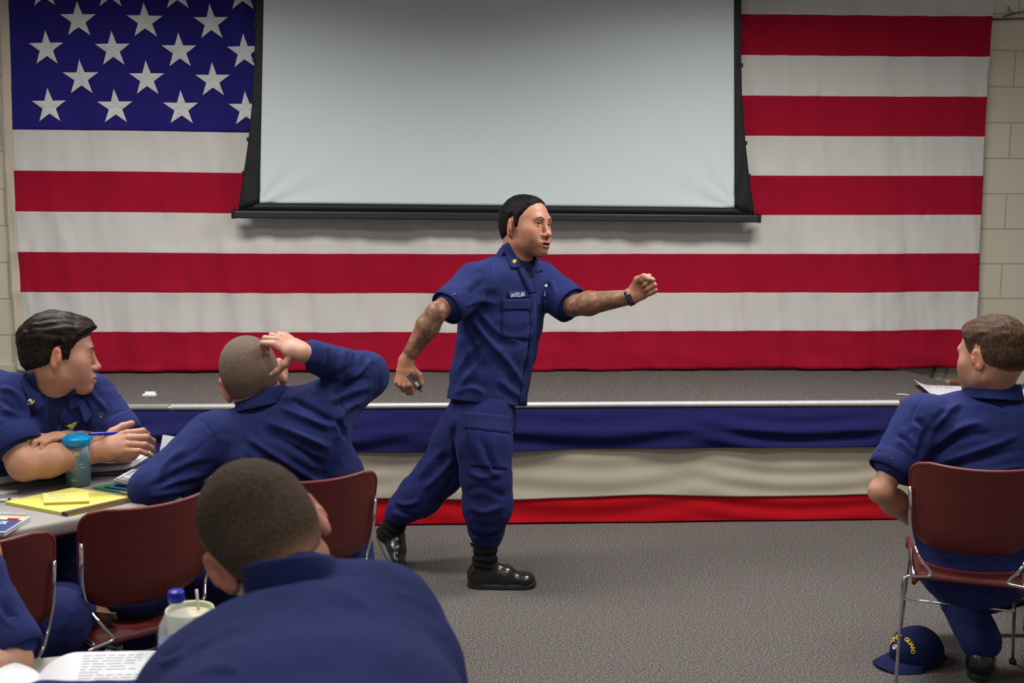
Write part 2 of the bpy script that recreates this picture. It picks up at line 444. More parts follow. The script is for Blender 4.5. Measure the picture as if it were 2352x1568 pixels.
for i in range(81):
    s = i/80
    V.append((BL[0]*(1-s) + BR[0]*s, PY - .004, BL[2]*(1-s) + BR[2]*s)); V.append((OBL[0]*(1-s) + OBR[0]*s, PY - .004, OBL[2]*(1-s) + OBR[2]*s))
for i in range(80): Fq.append((base+2*i, base+2*i+1, base+2*i+3, base+2*i+2))
mesh('border', V, Fq, M['screen_black'], screen, solid=.002)
b0, b1 = on_y(537, 492, PY), on_y(1742, 502, PY)
mb = MB(); c = (b0 + b1)/2; L = np.linalg.norm(b1 - b0); an = math.atan2(b1[2] - b0[2], b1[0] - b0[0])
Rb = np.array(Matrix.Rotation(-an, 3, 'Y'))
mb.box(c, (L, .05, .042), Rb); mb.build('bottom_bar', M['bar_black'], screen, smooth=False, bevel=.008)
for e in (b0, b1):
    mb = MB(); mb.box(e + np.array([0, 0, .002]), (.018, .056, .05), Rb); mb.box(e + np.array([.006 if e is b0 else -.006, 0, .032]), (.006, .012, .03), Rb)
    mb.build('end_cap', M['screen_black'], screen, smooth=False, bevel=.003)
for tab in (Ltab, Rtab):
    for z_ in (1.72, 1.9, 2.1, 2.32, 2.5, 2.68, 2.86):
        x_ = outer(tab, np.array([z_]))[0]; mb = MB(); mb.box((x_, PY - .004, z_), (.018, .012, .022)); mb.build('tension_tab', M['screen_black'], screen, smooth=False, bevel=.002)

# ------------------------------------------------------------------ small things on the stage
M['paper'] = mat('paper', srgb(226, 228, 232), .8, spec=.2)
M['ink'] = mat('ink_grey', srgb(70, 72, 84), .8)
M['wood_red'] = mat('reddish_wood', srgb(122, 62, 40), .5, var=.2, var_scale=20)
M['cable'] = mat('cable_dark', srgb(40, 52, 40), .5); M['cable_brown'] = mat('cable_brown', srgb(96, 84, 62), .5)
q = on_z(344, 908, SZ)
mb = MB(); mb.box(q + np.array([0, 0, .004]), (.066, .03, .008)); mb.box(q + np.array([0, .012, .012]), (.05, .006, .012))
tag(mb.build('paper_scrap', M['paper'], smooth=False), 'small white folded paper scrap near the stage edge at left', 'paper scrap')
def sheet(name, corners, z, curl, label, marks):
    A, B, C_, D = [np.asarray(on_z(px, py, z)) for px, py in corners]
    def fn(u, v):
        p = A*(1-u)*(1-v) + B*u*(1-v) + C_*u*v + D*(1-u)*v
        return p + np.array([0, 0, .004 + curl*(max(0, .25 - u)/.25)**2])
    o = thing(name, label, 'paper sheet', A)
    mb = MB(); mb.grid(fn, 24, 12); mb.build('sheet', M['paper'], o, solid=.0006, solid_off=1)
    mb = MB()
    for (u0, u1, v0, v1) in marks: mb.add([np.asarray(fn(a_, b_)) + np.array([0, 0, .0012]) for a_, b_ in ((u0, v0), (u1, v0), (u1, v1), (u0, v1))], [(0, 1, 2, 3)])
    if marks: mb.build('writing', M['ink'], o, smooth=False)
random.seed(4)
mk = [(.12 + .035*i, .12 + .035*i + .022, .84 - .012*(i % 2), .86) for i in range(12) if i not in (4, 8)] + [(.12, .126, .78, .86), (.16, .2, .775, .785)]
sheet('poster_sheet', ((2130, 914), (2270, 930), (2260, 889), (2097, 885)), SZ, .03, 'white poster sheet with curled corner on the stage, left of the other', mk)
sheet('poster_sheet', ((2285, 942), (2420, 950), (2420, 896), (2300, 893)), SZ, .0, 'white poster sheet on the stage, beside the wall end at far right', [(.3 + .05*i, .33 + .05*i, .18, .34) for i in range(10)])
q = on_z(2200, 884, SZ); mb = MB(); mb.box(q + np.array([0, 0, .012]), (.085, .02, .022)); tag(mb.build('wooden_block', M['wood_red'], smooth=False, bevel=.003), 'small reddish wooden block lying at the back of the stage', 'wooden block')
q = on_z(2074, 908, SZ); mb = MB(); mb.tube([q + np.array([-.03, .01, .004]), q + np.array([0, 0, .006]), q + np.array([.03, -.01, .004])], .003)
tag(mb.build('chalk_stick', M['paper']), 'thin white stick lying on the carpeted stage beside poster sheet', 'stick')
def cable(pts, r, mt, label):
    P_ = smooth_path([on_y(px, py, y) for px, py, y in pts]); mb = MB(); mb.tube(P_, r, 8); tag(mb.build('cable', mt), label, 'cable')
cable([(2150, 838, YW - .03), (2146, 850, YW - .03), (2138, 866, YW - .03), (2134, 900, YW - .03)], .009, M['cable'], 'thick dark green cable hanging below the flag at right')
cable([(2178, 838, YW - .02), (2176, 848, YW - .02), (2170, 862, YW - .02), (2160, 876, YW - .02), (2150, 905, YW - .02)], .0035, M['cable_brown'], 'thin brown cable curving below the flag at right')
mb = MB()
P_ = [on_y(px, py, YW - .012) for px, py in ((2278, 45), (2320, 44), (2400, 41))]; mb.tube(P_, .006, 8)
P_ = [on_y(px, py, YW - .012) for px, py in ((2306, 38), (2335, 30), (2400, 16))]; mb.tube(P_, .004, 8)
P_ = smooth_path([on_y(px, py, YW - .012) for px, py in ((2316, 14), (2318, 22), (2324, 28), (2330, 30))]); mb.tube(P_, .003, 8)
tag(mb.build('wall_conduit', M['cable_brown']), 'thin conduit and wires along the block wall at upper right', 'conduit')
# ================================================================== sculpting: smooth unions meshed on a grid
class Sdf:
    def __init__(s, vox, M4=None):
        s.h = vox; s.p = []; s.M4 = M4               # M4: local -> room
    def seg(s, p0, p1, r0, r1=None, side=None, k=.015, cut=False):
        """tapering limb; r is a number or (half width along side, half depth)"""
        r1 = r0 if r1 is None else r1
        a0, b0 = (r0, r0) if np.isscalar(r0) else r0; a1, b1 = (r1, r1) if np.isscalar(r1) else r1
        s.p.append(('seg', np.asarray(p0, float), np.asarray(p1, float), a0, b0, a1, b1, None if side is None else np.asarray(side, float), k, cut)); return s
    def chain(s, pts, rs, side=None, k=.015):
        for i in range(len(pts)-1): s.seg(pts[i], pts[i+1], rs[i], rs[i+1], side, k)
        return s
    def ell(s, c, r, R=None, k=.015, cut=False):
        r = np.full(3, r) if np.isscalar(r) else np.asarray(r, float)
        s.p.append(('ell', np.asarray(c, float), r, np.eye(3) if R is None else np.asarray(R, float), k, cut)); return s
    def plane(s, p, n, k=.0, box=None):
        """keep only the side n points away from; box = (centre, radius) limits where the cut acts"""
        s.p.append(('plane', np.asarray(p, float), nrm(n), k, box)); return s
    def fn(s, f): s.p.append(('fn', f)); return s
    def bounds(s):
        lo = np.full(3, 1e9); hi = -lo
        for q in s.p:
            if q[0] == 'seg' and not q[9]:
                m = max(q[3:7]); lo = np.minimum(lo, np.minimum(q[1], q[2]) - m); hi = np.maximum(hi, np.maximum(q[1], q[2]) + m)
            elif q[0] == 'ell' and not q[5]:
                m = q[2].max(); lo = np.minimum(lo, q[1] - m); hi = np.maximum(hi, q[1] + m)
        return lo - 4*s.h, hi + 4*s.h
    def field(s):
        lo, hi = s.bounds(); h = s.h
        n = np.ceil((hi - lo)/h).astype(int) + 1
        D = np.full(n, 1.0, np.float32)
        ax = [lo[i] + h*np.arange(n[i]) for i in range(3)]
        def sub(a, b):
            i0 = np.clip(np.floor((a - lo)/h).astype(int), 0, n); i1 = np.clip(np.ceil((b - lo)/h).astype(int) + 1, 0, n)
            return tuple(slice(i0[i], i1[i]) for i in range(3))
        def coords(sl): return [ax[0][sl[0]][:, None, None].astype(np.float32), ax[1][sl[1]][None, :, None].astype(np.float32), ax[2][sl[2]][None, None, :].astype(np.float32)]
        for q in s.p:
            if q[0] == 'seg':
                _, p0, p1, a0, b0, a1, b1, side, k, cut = q
                m = max(a0, b0, a1, b1) + k + 4*h
                sl = sub(np.minimum(p0, p1) - m, np.maximum(p0, p1) + m); X = coords(sl)
                v = p1 - p0; L2 = v @ v + 1e-12
                t = np.clip(((X[0]-p0[0])*v[0] + (X[1]-p0[1])*v[1] + (X[2]-p0[2])*v[2])/L2, 0, 1)
                q0 = X[0] - p0[0] - t*v[0]; q1 = X[1] - p0[1] - t*v[1]; q2 = X[2] - p0[2] - t*v[2]
                a = a0 + (a1-a0)*t; b = b0 + (b1-b0)*t
                if side is None:
                    d = np.sqrt(q0*q0 + q1*q1 + q2*q2) - a
                else:
                    w = nrm(v) if L2 > 1e-10 else np.array([0, 0, 1.0])
                    S_ = nrm(side - w*(side @ w)); T_ = np.cross(w, S_)
                    u = q0*S_[0] + q1*S_[1] + q2*S_[2]; f = q0*T_[0] + q1*T_[1] + q2*T_[2]; g = q0*w[0] + q1*w[1] + q2*w[2]
                    mn = np.minimum(a, b)
                    l0 = np.sqrt((u/a)**2 + (f/b)**2 + (g/mn)**2); l1 = np.sqrt((u/a**2)**2 + (f/b**2)**2 + (g/mn**2)**2) + 1e-6
                    d = l0*(l0-1)/l1
            elif q[0] == 'ell':
                _, c, r, R, k, cut = q; m = r.max() + k + 4*h
                sl = sub(c - m, c + m); X = coords(sl)
                e = [((X[0]-c[0])*R[0, i] + (X[1]-c[1])*R[1, i] + (X[2]-c[2])*R[2, i]) for i in range(3)]
                l0 = np.sqrt(sum((e[i]/r[i])**2 for i in range(3))); l1 = np.sqrt(sum((e[i]/r[i]**2)**2 for i in range(3))) + 1e-6
                d = l0*(l0-1)/l1
            elif q[0] == 'plane':
                _, p, nn, k, box = q
                sl = sub(np.asarray(box[0]) - box[1], np.asarray(box[0]) + box[1]) if box else (slice(None),)*3
                X = coords(sl); d = (X[0]-p[0])*nn[0] + (X[1]-p[1])*nn[1] + (X[2]-p[2])*nn[2]
                if box:
                    rr = np.sqrt((X[0]-box[0][0])**2 + (X[1]-box[0][1])**2 + (X[2]-box[0][2])**2); d = np.where(rr < box[1], d, -1.0)
                D[sl] = np.maximum(D[sl], d); continue
            else:
                X = coords((slice(None),)*3); D = q[1](X, D).astype(np.float32); continue
            C = D[sl]
            if cut:
                d = -d; hh = np.clip(.5 + .5*(d - C)/max(k, 1e-6), 0, 1); D[sl] = C + (d - C)*hh + k*hh*(1-hh)
            else:
                hh = np.clip(.5 + .5*(C - d)/max(k, 1e-6), 0, 1); D[sl] = C + (d - C)*hh - k*hh*(1-hh)
        return D, lo, h, ax
    def mesh(s, smooth=1):
        D, lo, h, ax = s.field()
        V, Q = surface_nets(D, lo, h); V = relax(V, Q, smooth)
        if s.M4 is not None: V = V @ s.M4[:3, :3].T + s.M4[:3, 3]
        return V, Q
def surface_nets(D, lo, h):
    S = D < 0
    nx, ny, nz = D.shape
    off = [(i, j, k) for i in (0, 1) for j in (0, 1) for k in (0, 1)]
    cnt = np.zeros((nx-1, ny-1, nz-1), np.int8)
    for i, j, k in off: cnt += S[i:nx-1+i, j:ny-1+j, k:nz-1+k]
    act = (cnt > 0) & (cnt < 8); ijk = np.argwhere(act); idx = np.full(act.shape, -1, np.int64); idx[act] = np.arange(len(ijk))
    val = {o: D[ijk[:, 0]+o[0], ijk[:, 1]+o[1], ijk[:, 2]+o[2]] for o in off}
    acc = np.zeros((len(ijk), 3)); num = np.zeros(len(ijk))
    for o in off:
        for a in range(3):
            if o[a] == 0:
                p = list(o); p[a] = 1; p = tuple(p); v0, v1 = val[o], val[p]; cr = (v0 < 0) != (v1 < 0)
                t = np.where(cr, v0/np.where(cr, v0 - v1, 1), 0)
                pt = np.tile(np.array(o, float), (len(ijk), 1)); pt[:, a] = t
                acc += pt*cr[:, None]; num += cr
    V = lo + h*(ijk + acc/num[:, None])
    quads = []
    for a in range(3):
        b, c = [(1, 2), (2, 0), (0, 1)][a]
        s0 = [slice(None)]*3; s1 = [slice(None)]*3; s0[a] = slice(0, -1); s1[a] = slice(1, None)
        ch = S[tuple(s0)] != S[tuple(s1)]; e = np.argwhere(ch)
        e = e[(e[:, b] > 0) & (e[:, c] > 0) & (e[:, b] < D.shape[b]-1) & (e[:, c] < D.shape[c]-1)]
        ins = S[e[:, 0], e[:, 1], e[:, 2]]
        def cell(db, dc):
            q = e.copy(); q[:, b] -= db; q[:, c] -= dc; return idx[q[:, 0], q[:, 1], q[:, 2]]
        q = np.stack([cell(1, 1), cell(0, 1), cell(0, 0), cell(1, 0)], 1); q[~ins] = q[~ins][:, ::-1]
        quads.append(q)
    return V, np.concatenate(quads)
def _adj(V, Q):
    e = np.concatenate([Q[:, [0, 1]], Q[:, [1, 2]], Q[:, [2, 3]], Q[:, [3, 0]]]); return np.concatenate([e, e[:, ::-1]])
def relax(V, Q, it):
    if it <= 0: return V
    e = _adj(V, Q); n = np.bincount(e[:, 0], minlength=len(V)); n = np.maximum(n, 1)
    for _ in range(it):
        for lam in (.5, -.52):
            A = np.stack([np.bincount(e[:, 0], V[e[:, 1], i], len(V)) for i in range(3)], 1)/n[:, None]
            V = V + lam*(A - V)
    return V
def normals(V, Q):
    n = np.cross(V[Q[:, 2]] - V[Q[:, 0]], V[Q[:, 3]] - V[Q[:, 1]]); N = np.zeros_like(V)
    for k in range(4):
        for i in range(3): N[:, i] += np.bincount(Q[:, k], n[:, i], len(V))
    return N/(np.linalg.norm(N, axis=1)[:, None] + 1e-12)
def join(parts):
    V = []; Q = []; n = 0
    for v, q in parts: V.append(v); Q.append(q + n); n += len(v)
    return np.concatenate(V), np.concatenate(Q)
def polydist(P2, poly):
    """distance of 2-D points to a polyline, and the position along it 0..1"""
    poly = np.asarray(poly, float); best = np.full(len(P2), 1e9); tt = np.zeros(len(P2)); sg = np.ones(len(P2))
    n = len(poly)-1
    for i in range(n):
        a, b = poly[i], poly[i+1]; v = b-a; t = np.clip(((P2-a) @ v)/(v @ v + 1e-9), 0, 1)
        e = P2 - a - t[:, None]*v; d = np.linalg.norm(e, axis=1); m = d < best; best[m] = d[m]; tt[m] = (i + t[m])/n
        sg[m] = np.sign(v[0]*e[m, 1] - v[1]*e[m, 0])
    return best*np.where(sg == 0, 1, sg), tt
def drape(V, Q, folds=(), seams=(), amp=.004, scale=7.0, stretch=None, seed=0):
    """wrinkle a garment: ridges along given fold lines plus finer creases; then sewn seams"""
    N = normals(V, Q)
    n1 = noise3(V, scale, seed); n2 = 1 - 2*np.abs(noise3(V, scale*1.9, seed+3))
    n3 = (1 - 2*np.abs(noise3(V*np.array([1.0, 1.0, .6]), scale*2.6, seed+8)))
    d = amp*(.9*n1 + .45*n2*n2 + .3*noise3(V, scale*3.7, seed+5)) + amp*.28*n3
    P2 = pix(V); face = np.clip((N @ BACK)*2.0, 0, 1)
    for pts, w, a in folds:                     # pts in photo pixels, w in pixels, a in metres (+ ridge, - valley)
        r, t = polydist(P2, smooth_path(np.asarray(pts, float), 6)); end = np.clip(np.minimum(t, 1-t)*5, 0, 1)
        d += 1.25*a*(np.exp(-(r/(.8*w))**2) - .55*np.exp(-((r - 1.7*w)/(1.1*w))**2) - .25*np.exp(-((r + 2.0*w)/(1.3*w))**2))*face*end
    for pts, w, a in seams:
        r, t = polydist(P2, smooth_path(np.asarray(pts, float), 6)); d += a*np.exp(-(r/w)**2)*face
    return V + N*d[:, None]
def frame(fwd, up):
    """columns: x (to the subject's right), y forward, z up"""
    f = nrm(fwd); u = nrm(np.asarray(up) - f*(np.asarray(up) @ f)); return np.stack([np.cross(f, u), f, u], 1)
def m4(R, p): A = np.eye(4); A[:3, :3] = R; A[:3, 3] = p; return A
def view(ax, ay, ab):
    """direction as seen in the photo: ax to the right, ay up, ab towards the lens"""
    return nrm(RIGHT*ax + UP*ay + BACK*ab)

# ------------------------------------------------------------------ skin, hair, cloth
def skin_mat():
    m = mat('skin', srgb(196, 140, 112), .5, spec=.4); t = NT(m)
    at_ = t.new('ShaderNodeAttribute'); at_.attribute_name = 'tone'
    ink = t.new('ShaderNodeAttribute'); ink.attribute_name = 'ink'
    v = t.coords(); n = t.noise(v, 60, 3)
    base = t.mix(.35, at_.outputs['Color'], t.mix(1.0, at_.outputs['Color'], t.ramp(n, [(.3, (.72, .66, .66, 1)), (.7, (1, 1, 1, 1))]), 'MULTIPLY'))
    w = t.new('ShaderNodeTexWave'); w.wave_type = 'BANDS'; w.inputs['Scale'].default_value = 11; w.inputs['Distortion'].default_value = 13; w.inputs['Detail'].default_value = 2.5; w.inputs['Detail Scale'].default_value = 1.6
    t.link(v, w.inputs['Vector'])
    lines = t.ramp(w.outputs['Fac'], [(.35, (1, 1, 1, 1)), (.6, (.1, .1, .1, 1)), (.8, (.75, .75, .75, 1))])
    blot = t.ramp(t.noise(v, 26, 4, .6), [(.42, (1, 1, 1, 1)), (.56, (.25, .25, .25, 1))])
    msk = t.mix(1.0, t.mix(.62, lines, blot), ink.outputs['Color'], 'MULTIPLY')
    hue = t.ramp(t.noise(v, 17, 2), [(.4, srgb(40, 42, 48)), (.6, srgb(92, 70, 46))])
    mf = t.new('ShaderNodeMath'); mf.operation = 'MULTIPLY'; mf.inputs[1].default_value = .8; t.link(msk, mf.inputs[0])
    t.link(t.mix(mf.outputs[0], base, hue), t.b.inputs['Base Color'])
    t.b.inputs['Subsurface Weight'].default_value = .08; t.b.inputs['Subsurface Radius'].default_value = (.01, .004, .002)
    t.bump(t.noise(v, 420, 2), .12, .001)
    return m
M['skin'] = skin_mat()
M['eye_white'] = mat('eye_white', srgb(214, 206, 198), .2); M['iris'] = mat('iris', srgb(46, 30, 20), .15); M['tooth'] = mat('tooth', srgb(210, 200, 186), .3)
def hair_mat(name, c0, c1, scale=(160, 40, 160), rough=.6, tips=0.0):
    m = mat(name, c0, rough, spec=.12); t = NT(m); v = t.coords('Object', scale)
    n = t.noise(v, 1.0, 3, .7)
    at_ = t.new('ShaderNodeAttribute'); at_.attribute_name = 'tone'
    fd = t.new('ShaderNodeAttribute'); fd.attribute_name = 'fade'; sk_ = t.new('ShaderNodeAttribute'); sk_.attribute_name = 'scalp'
    t.link(t.mix(fd.outputs['Fac'], t.mix(1.0, t.ramp(n, [(.3, c0), (.7, c1)]), at_.outputs['Color'], 'MULTIPLY'), sk_.outputs['Color']), t.b.inputs['Base Color'])
    t.bump(n, .7, .003); return m
M['brow'] = mat('brow_hair', srgb(36, 27, 22), .8)
M['navy'] = cloth_mat('navy_twill', srgb(36, 44, 94), 1100, var=.14)
M['navy_trouser'] = cloth_mat('navy_trouser', srgb(33, 38, 86), 1100, var=.14)
M['navy_tee'] = cloth_mat('navy_tshirt', srgb(27, 31, 62), 1400, var=.1)
M['navy_dark'] = cloth_mat('navy_stitch', srgb(22, 24, 60), 900, var=.1, bump=.1)
M['thread_white'] = mat('thread_white', srgb(224, 226, 230), .8); M['thread_gold'] = mat('thread_gold', srgb(226, 190, 40), .7); M['silver'] = mat('silver_pin', srgb(200, 204, 212), .35, .6)
M['button'] = mat('button_navy', srgb(40, 46, 80), .3, spec=.6)
M['boot'] = mat('boot_leather', srgb(22, 22, 23), .24, var=.3, var_scale=30, bump=.3, bump_scale=90, spec=.6)
M['boot_cloth'] = cloth_mat('boot_cloth', srgb(20, 20, 20), 500, var=.3)
M['rubber'] = mat('black_rubber', srgb(34, 34, 35), .55)
TONE = {'tan': srgb(178, 124, 98)[:3], 'fair': srgb(198, 148, 124)[:3]}

def head(H, face, up, neck_to, tone, hair, scale=1.0, vox=.0019, mouth=0.0, smile=0.0, stub=0.0, ear=1.0, neck_r=.058):
    """returns (skin V, Q, tone) and (hair V, Q, tone) in room coordinates.
    hair: dict(top=, side=, line=[(y, z) ...], mat noise)"""
    R = frame(face, up); A = m4(R*scale, H); inv = np.linalg.inv(A)
    nb = inv[:3, :3] @ np.asarray(neck_to) + inv[:3, 3]
    s = Sdf(vox)
    s.ell((0, -.014, .036), (.077, .098, .086), k=.02)                    # skull
    s.ell((0, -.03, .0), (.072, .075, .07), k=.03)
    s.ell((0, .03, .012), (.064, .064, .085), k=.03)                      # face
    s.ell((0, .020, -.048), (.055, .060, .052), k=.03)                    # jaw
    s.seg((-.048, .0, -.062), (0, .07, -.093), .022, .02, k=.03); s.seg((.048, .0, -.062), (0, .07, -.093), .022, .02, k=.03)
    s.ell((0, .080, -.092), (.022, .017, .016), k=.02)                    # chin
    for x in (-1, 1):
        s.ell((x*.045, .053, -.018), (.024, .026, .022), k=.03)           # cheek
        s.ell((x*.034, .062, -.050), (.024, .024, .030), k=.03)
    s.seg((-.034, .083, .027), (.034, .083, .027), .012, k=.018)          # brow ridge
    for x in (-1, 1): s.ell((x*.033, .099, .008), (.0165, .015, .0100), k=.010, cut=True)
    s.seg((0, .088, .02), (0, .108, -.028), .0085, .0115, k=.012)         # nose
    s.ell((0, .111, -.033), (.0125, .0125, .0105), k=.008)
    for x in (-1, 1):
        s.ell((x*.0140, .099, -.037), (.0085, .012, .0085), k=.007)
        s.ell((x*.0065, .105, -.0435), (.0038, .006, .003), k=.003, cut=True)
    s.ell((0, .086, -.066), (.032, .019, .02), k=.014)                    # muzzle
    s.chain([(-.027, .090, -.0655 + smile), (-.009, .104, -.0630), (.009, .104, -.0630), (.027, .090, -.0655 + smile)], [.0030, .0058, .0058, .0030], k=.005)
    s.chain([(-.026, .090, -.0675 + smile), (-.008, .102, -.0775), (.008, .102, -.0775), (.026, .090, -.0675 + smile)], [.0035, .0068, .0068, .0035], k=.005)
    s.ell((0, .1, -.07), (.021, .013, .0016 + mouth), k=.003, cut=True)
    for x in (-1, 1):                                                     # lids
        s.chain([(x*.018, .0845, .006), (x*.025, .0885, .0132), (x*.034, .0893, .0156), (x*.042, .0855, .0132), (x*.049, .0765, .0065)], [.0020, .0026, .0028, .0026, .0022], k=.003)
        s.chain([(x*.018, .0845, .0055), (x*.026, .0880, .0010), (x*.034, .0885, -.0005), (x*.042, .0845, .0015), (x*.049, .0765, .006)], [.0020, .0022, .0024, .0022, .0020], k=.003)
    nd = nrm(nb - np.array([0, -.025, -.06]))
    s.seg((0, -.028, -.045), nb, (neck_r, neck_r*1.0), (neck_r*1.1, neck_r*1.1), k=.03)
    D0 = Sdf(vox); D0.p = list(s.p)                                        # without ears, for the hair
    for x in (-1, 1):
        Re = np.array(Matrix.Rotation(x*math.radians(-36), 3, 'Z') @ Matrix.Rotation(math.radians(-10), 3, 'X'))
        c = np.array([x*.085, -.013, -.006]); s.ell(c, (.0085*ear, .0185*ear, .034*ear), Re, k=.006)
        s.ell(c + Re @ np.array([x*.009, .004, .003]), (.006, .0115*ear, .022*ear), Re, k=.005, cut=True)
        s.ell(c + Re @ np.array([-x*.002, .002, -.026*ear]), (.0075, .010, .011), Re, k=.006)
        s.seg(c + Re @ np.array([x*.002, .014, -.008]), c + Re @ np.array([x*.002, .012, .004]), .005, k=.006)
    V, Q = s.mesh(2)
    x, y, z = V.T
    tone = np.asarray(tone); T = np.tile(tone, (len(V), 1))
    def blend(w, c): 
        nonlocal T
        w = np.clip(w, 0, 1)[:, None]; T = T*(1-w) + np.asarray(c)*w
    red = tone*np.array([1.12, .72, .66])
    blend(np.exp(-((np.abs(x)-.05)/.025)**2 - ((y-.07)/.03)**2 - ((z+.025)/.025)**2)*.3, red)
    blend((np.abs(x) > .08)*(np.abs(y+.012) < .04)*.5, red)
    if stub:
        w = np.clip((y+.01)/.05, 0, 1)*np.clip((-z-.035)/.03, 0, 1)*np.clip((.125+z)/.03, 0, 1)
        blend(w*stub, tone*np.array([.5, .5, .52]))
    lip = np.exp(-(x/.024)**4)*np.exp(-((z+.0695 - mouth*0)/.0115)**4)*(y > .088)
    blend(lip*.7, tone*np.array([.8, .5, .5]))
    blend((np.abs(z+.07) < .0022 + mouth)*(np.abs(x) < .021)*(y > .078)*(y < .0985)*1.0, tone*.12)
    line = np.array(hair['line']); zb_ = np.interp(y, line[:, 0], line[:, 1])
    out = {'V': V @ A[:3, :3].T + A[:3, 3], 'Q': Q, 'T': T, 'A': A}
    # hair: the scalp grown outward by a thickness that dives under the skin at the hairline
    def grow(X, D):
        xx, yy, zz = X
        zl = np.interp(yy, line[:, 0], line[:, 1]).astype(np.float32) + hair.get('mid', 0)*np.clip(1 - (xx/.04)**2, 0, 1)*(yy > .03)
        zl = zl + .002*np.sin(xx*210 + yy*120) * np.sin(yy*260 + 1.3) + .0012*np.sin(xx*520 + yy*430)
        hgt = np.clip((zz - zl)/hair.get('edge', .012), 0, 1)
        top = np.clip((zz - hair.get('fade', .03))/hair.get('fadew', .05), 0, 1)
        th = hair['side'] + (hair['top'] - hair['side'])*top
        if 'front' in hair: th = th + hair['front']*np.clip((yy-.04)/.05, 0, 1)*top
        return D - (th*hgt - .004*(1-hgt))
    D0.vox = vox; D0.p = [q for q in D0.p]; D0.fn(grow)
    b = D0.bounds
    D0.bounds = lambda: (np.array([-.1, -.14, -.1]), np.array([.1, .125, .17]))
    Vh, Qh = D0.mesh(1)
    keep = Vh[:, 2] > -.085; kq = keep[Qh].all(1); Qh = Qh[kq]
    zl = np.interp(Vh[:, 1], line[:, 0], line[:, 1]) + hair.get('mid', 0)*np.clip(1 - (Vh[:, 0]/.04)**2, 0, 1)*(Vh[:, 1] > .03)
    near = (Vh[:, 2] - zl) > -.006; Qh = Qh[near[Qh].any(1)]
    used = np.unique(Qh); mp = np.full(len(Vh), -1); mp[used] = np.arange(len(used)); Vh = Vh[used]; Qh = mp[Qh]
    if hair.get('tuft'):
        Nh = normals(Vh, Qh); sc = np.array(hair.get('comb', (90, 22, 60)))
        g = noise3(Vh*sc, 1.0, hair.get('seed', 0)); top = np.clip((Vh[:, 2]-.02)/.05, .15, 1)
        g2 = noise3(Vh*sc*.35, 1.0, hair.get('seed', 0)+4)
        w = np.clip((Vh[:, 2] - zl[used])/.015, 0, 1)
        Vh = Vh + Nh*(hair['tuft']*top*w*(g + .9*g2))[:, None]
    hm = np.clip((Vh[:, 2]-hair.get('fade', .03))/hair.get('fadew', .05), 0, 1)
    Th = np.outer(1-hm, hair.get('side_tone', (1, 1, 1))) + np.outer(hm, (1, 1, 1))
    for (cx, cy, cz, rad, cc) in hair.get('patches', ()):
        w = np.exp(-(((Vh - np.array([cx, cy, cz]))**2).sum(1))/rad**2)[:, None]; Th = Th*(1-w) + np.asarray(cc)*w
    fl_ = hair.get('skinfade', .02); fz = 1 - np.clip((Vh[:, 2] - zl[used])/fl_ - .25*noise3(Vh, 140, 2), 0, 1); out['hF'] = fz**1.3; out['hS'] = np.tile(tone*hair.get('skinmix', .55), (len(Vh), 1))
    out['hV'] = Vh @ A[:3, :3].T + A[:3, 3]; out['hQ'] = Qh; out['hT'] = Th
    return out
def local(A, p): return A[:3, :3] @ np.asarray(p, float) + A[:3, 3]
def eyes(root, A, body, look=(0, 0), both=True):
    for x in (-1, 1):
        c = local(A, (x*.0335, .0768, .0070)); R = A[:3, :3]/np.cbrt(np.linalg.det(A[:3, :3])); r = .0128
        mb = MB()
        ca, sa = math.radians(look[0]), math.radians(look[1])
        Rl = np.array(Matrix.Rotation(-ca, 3, 'Z') @ Matrix.Rotation(sa, 3, 'X')) @ np.array([[1, 0, 0], [0, 0, 1], [0, -1, 0]]).T.T
        Rl = R @ np.array(Matrix.Rotation(-ca, 3, 'Z') @ Matrix.Rotation(sa, 3, 'X') @ Matrix.Rotation(math.radians(-90), 3, 'X'))
        pr = [(r*math.sin(a), r*math.cos(a)) for a in np.linspace(0, math.pi, 60)]
        mb.lathe(pr, c, 28, R=Rl)
        mats = [0 if q[1] < r*math.cos(.43) else 1 for q in pr[:-1]]
        mb.M = [mats[i] for i in range(len(pr)-1) for j in range(28)]
        mb.build('eye', [M['eye_white'], M['iris']], root)
def brows(root, A, h, lift=0.0):
    bvh = BVHTree.FromPolygons([Vector(v) for v in h['V']], [tuple(int(i) for i in q) for q in h['Q']])
    Ai = A[:3, :3]
    for x in (-1, 1):
        mid = smooth_path([(x*.013, .0, .021 + lift*.5), (x*.024, .0, .0265 + lift), (x*.036, .0, .0285 + lift), (x*.050, .0, .0235 + lift*.6)], 5); n = len(mid); V = []
        for i, p in enumerate(mid):
            w = np.interp(i/(n-1), [0, .15, .6, 1], [.0030, .0042, .0034, .0012])
            for k in (-1, -.4, .4, 1):
                q = local(A, (p[0], .2, p[2] + k*w)); hit = bvh.ray_cast(Vector(q), Vector(nrm(-Ai[:, 1])))
                c = np.array(hit[0]) if hit[0] else q; V.append(c + nrm(Ai[:, 1])*(.0016 if abs(k) < .9 else -.0006))
        mb = MB(); mb.add(V, [(4*i+k, 4*i+k+1, 4*i+k+5, 4*i+k+4) for i in range(n-1) for k in range(3)]); mb.build('eyebrow', M['brow'], root)

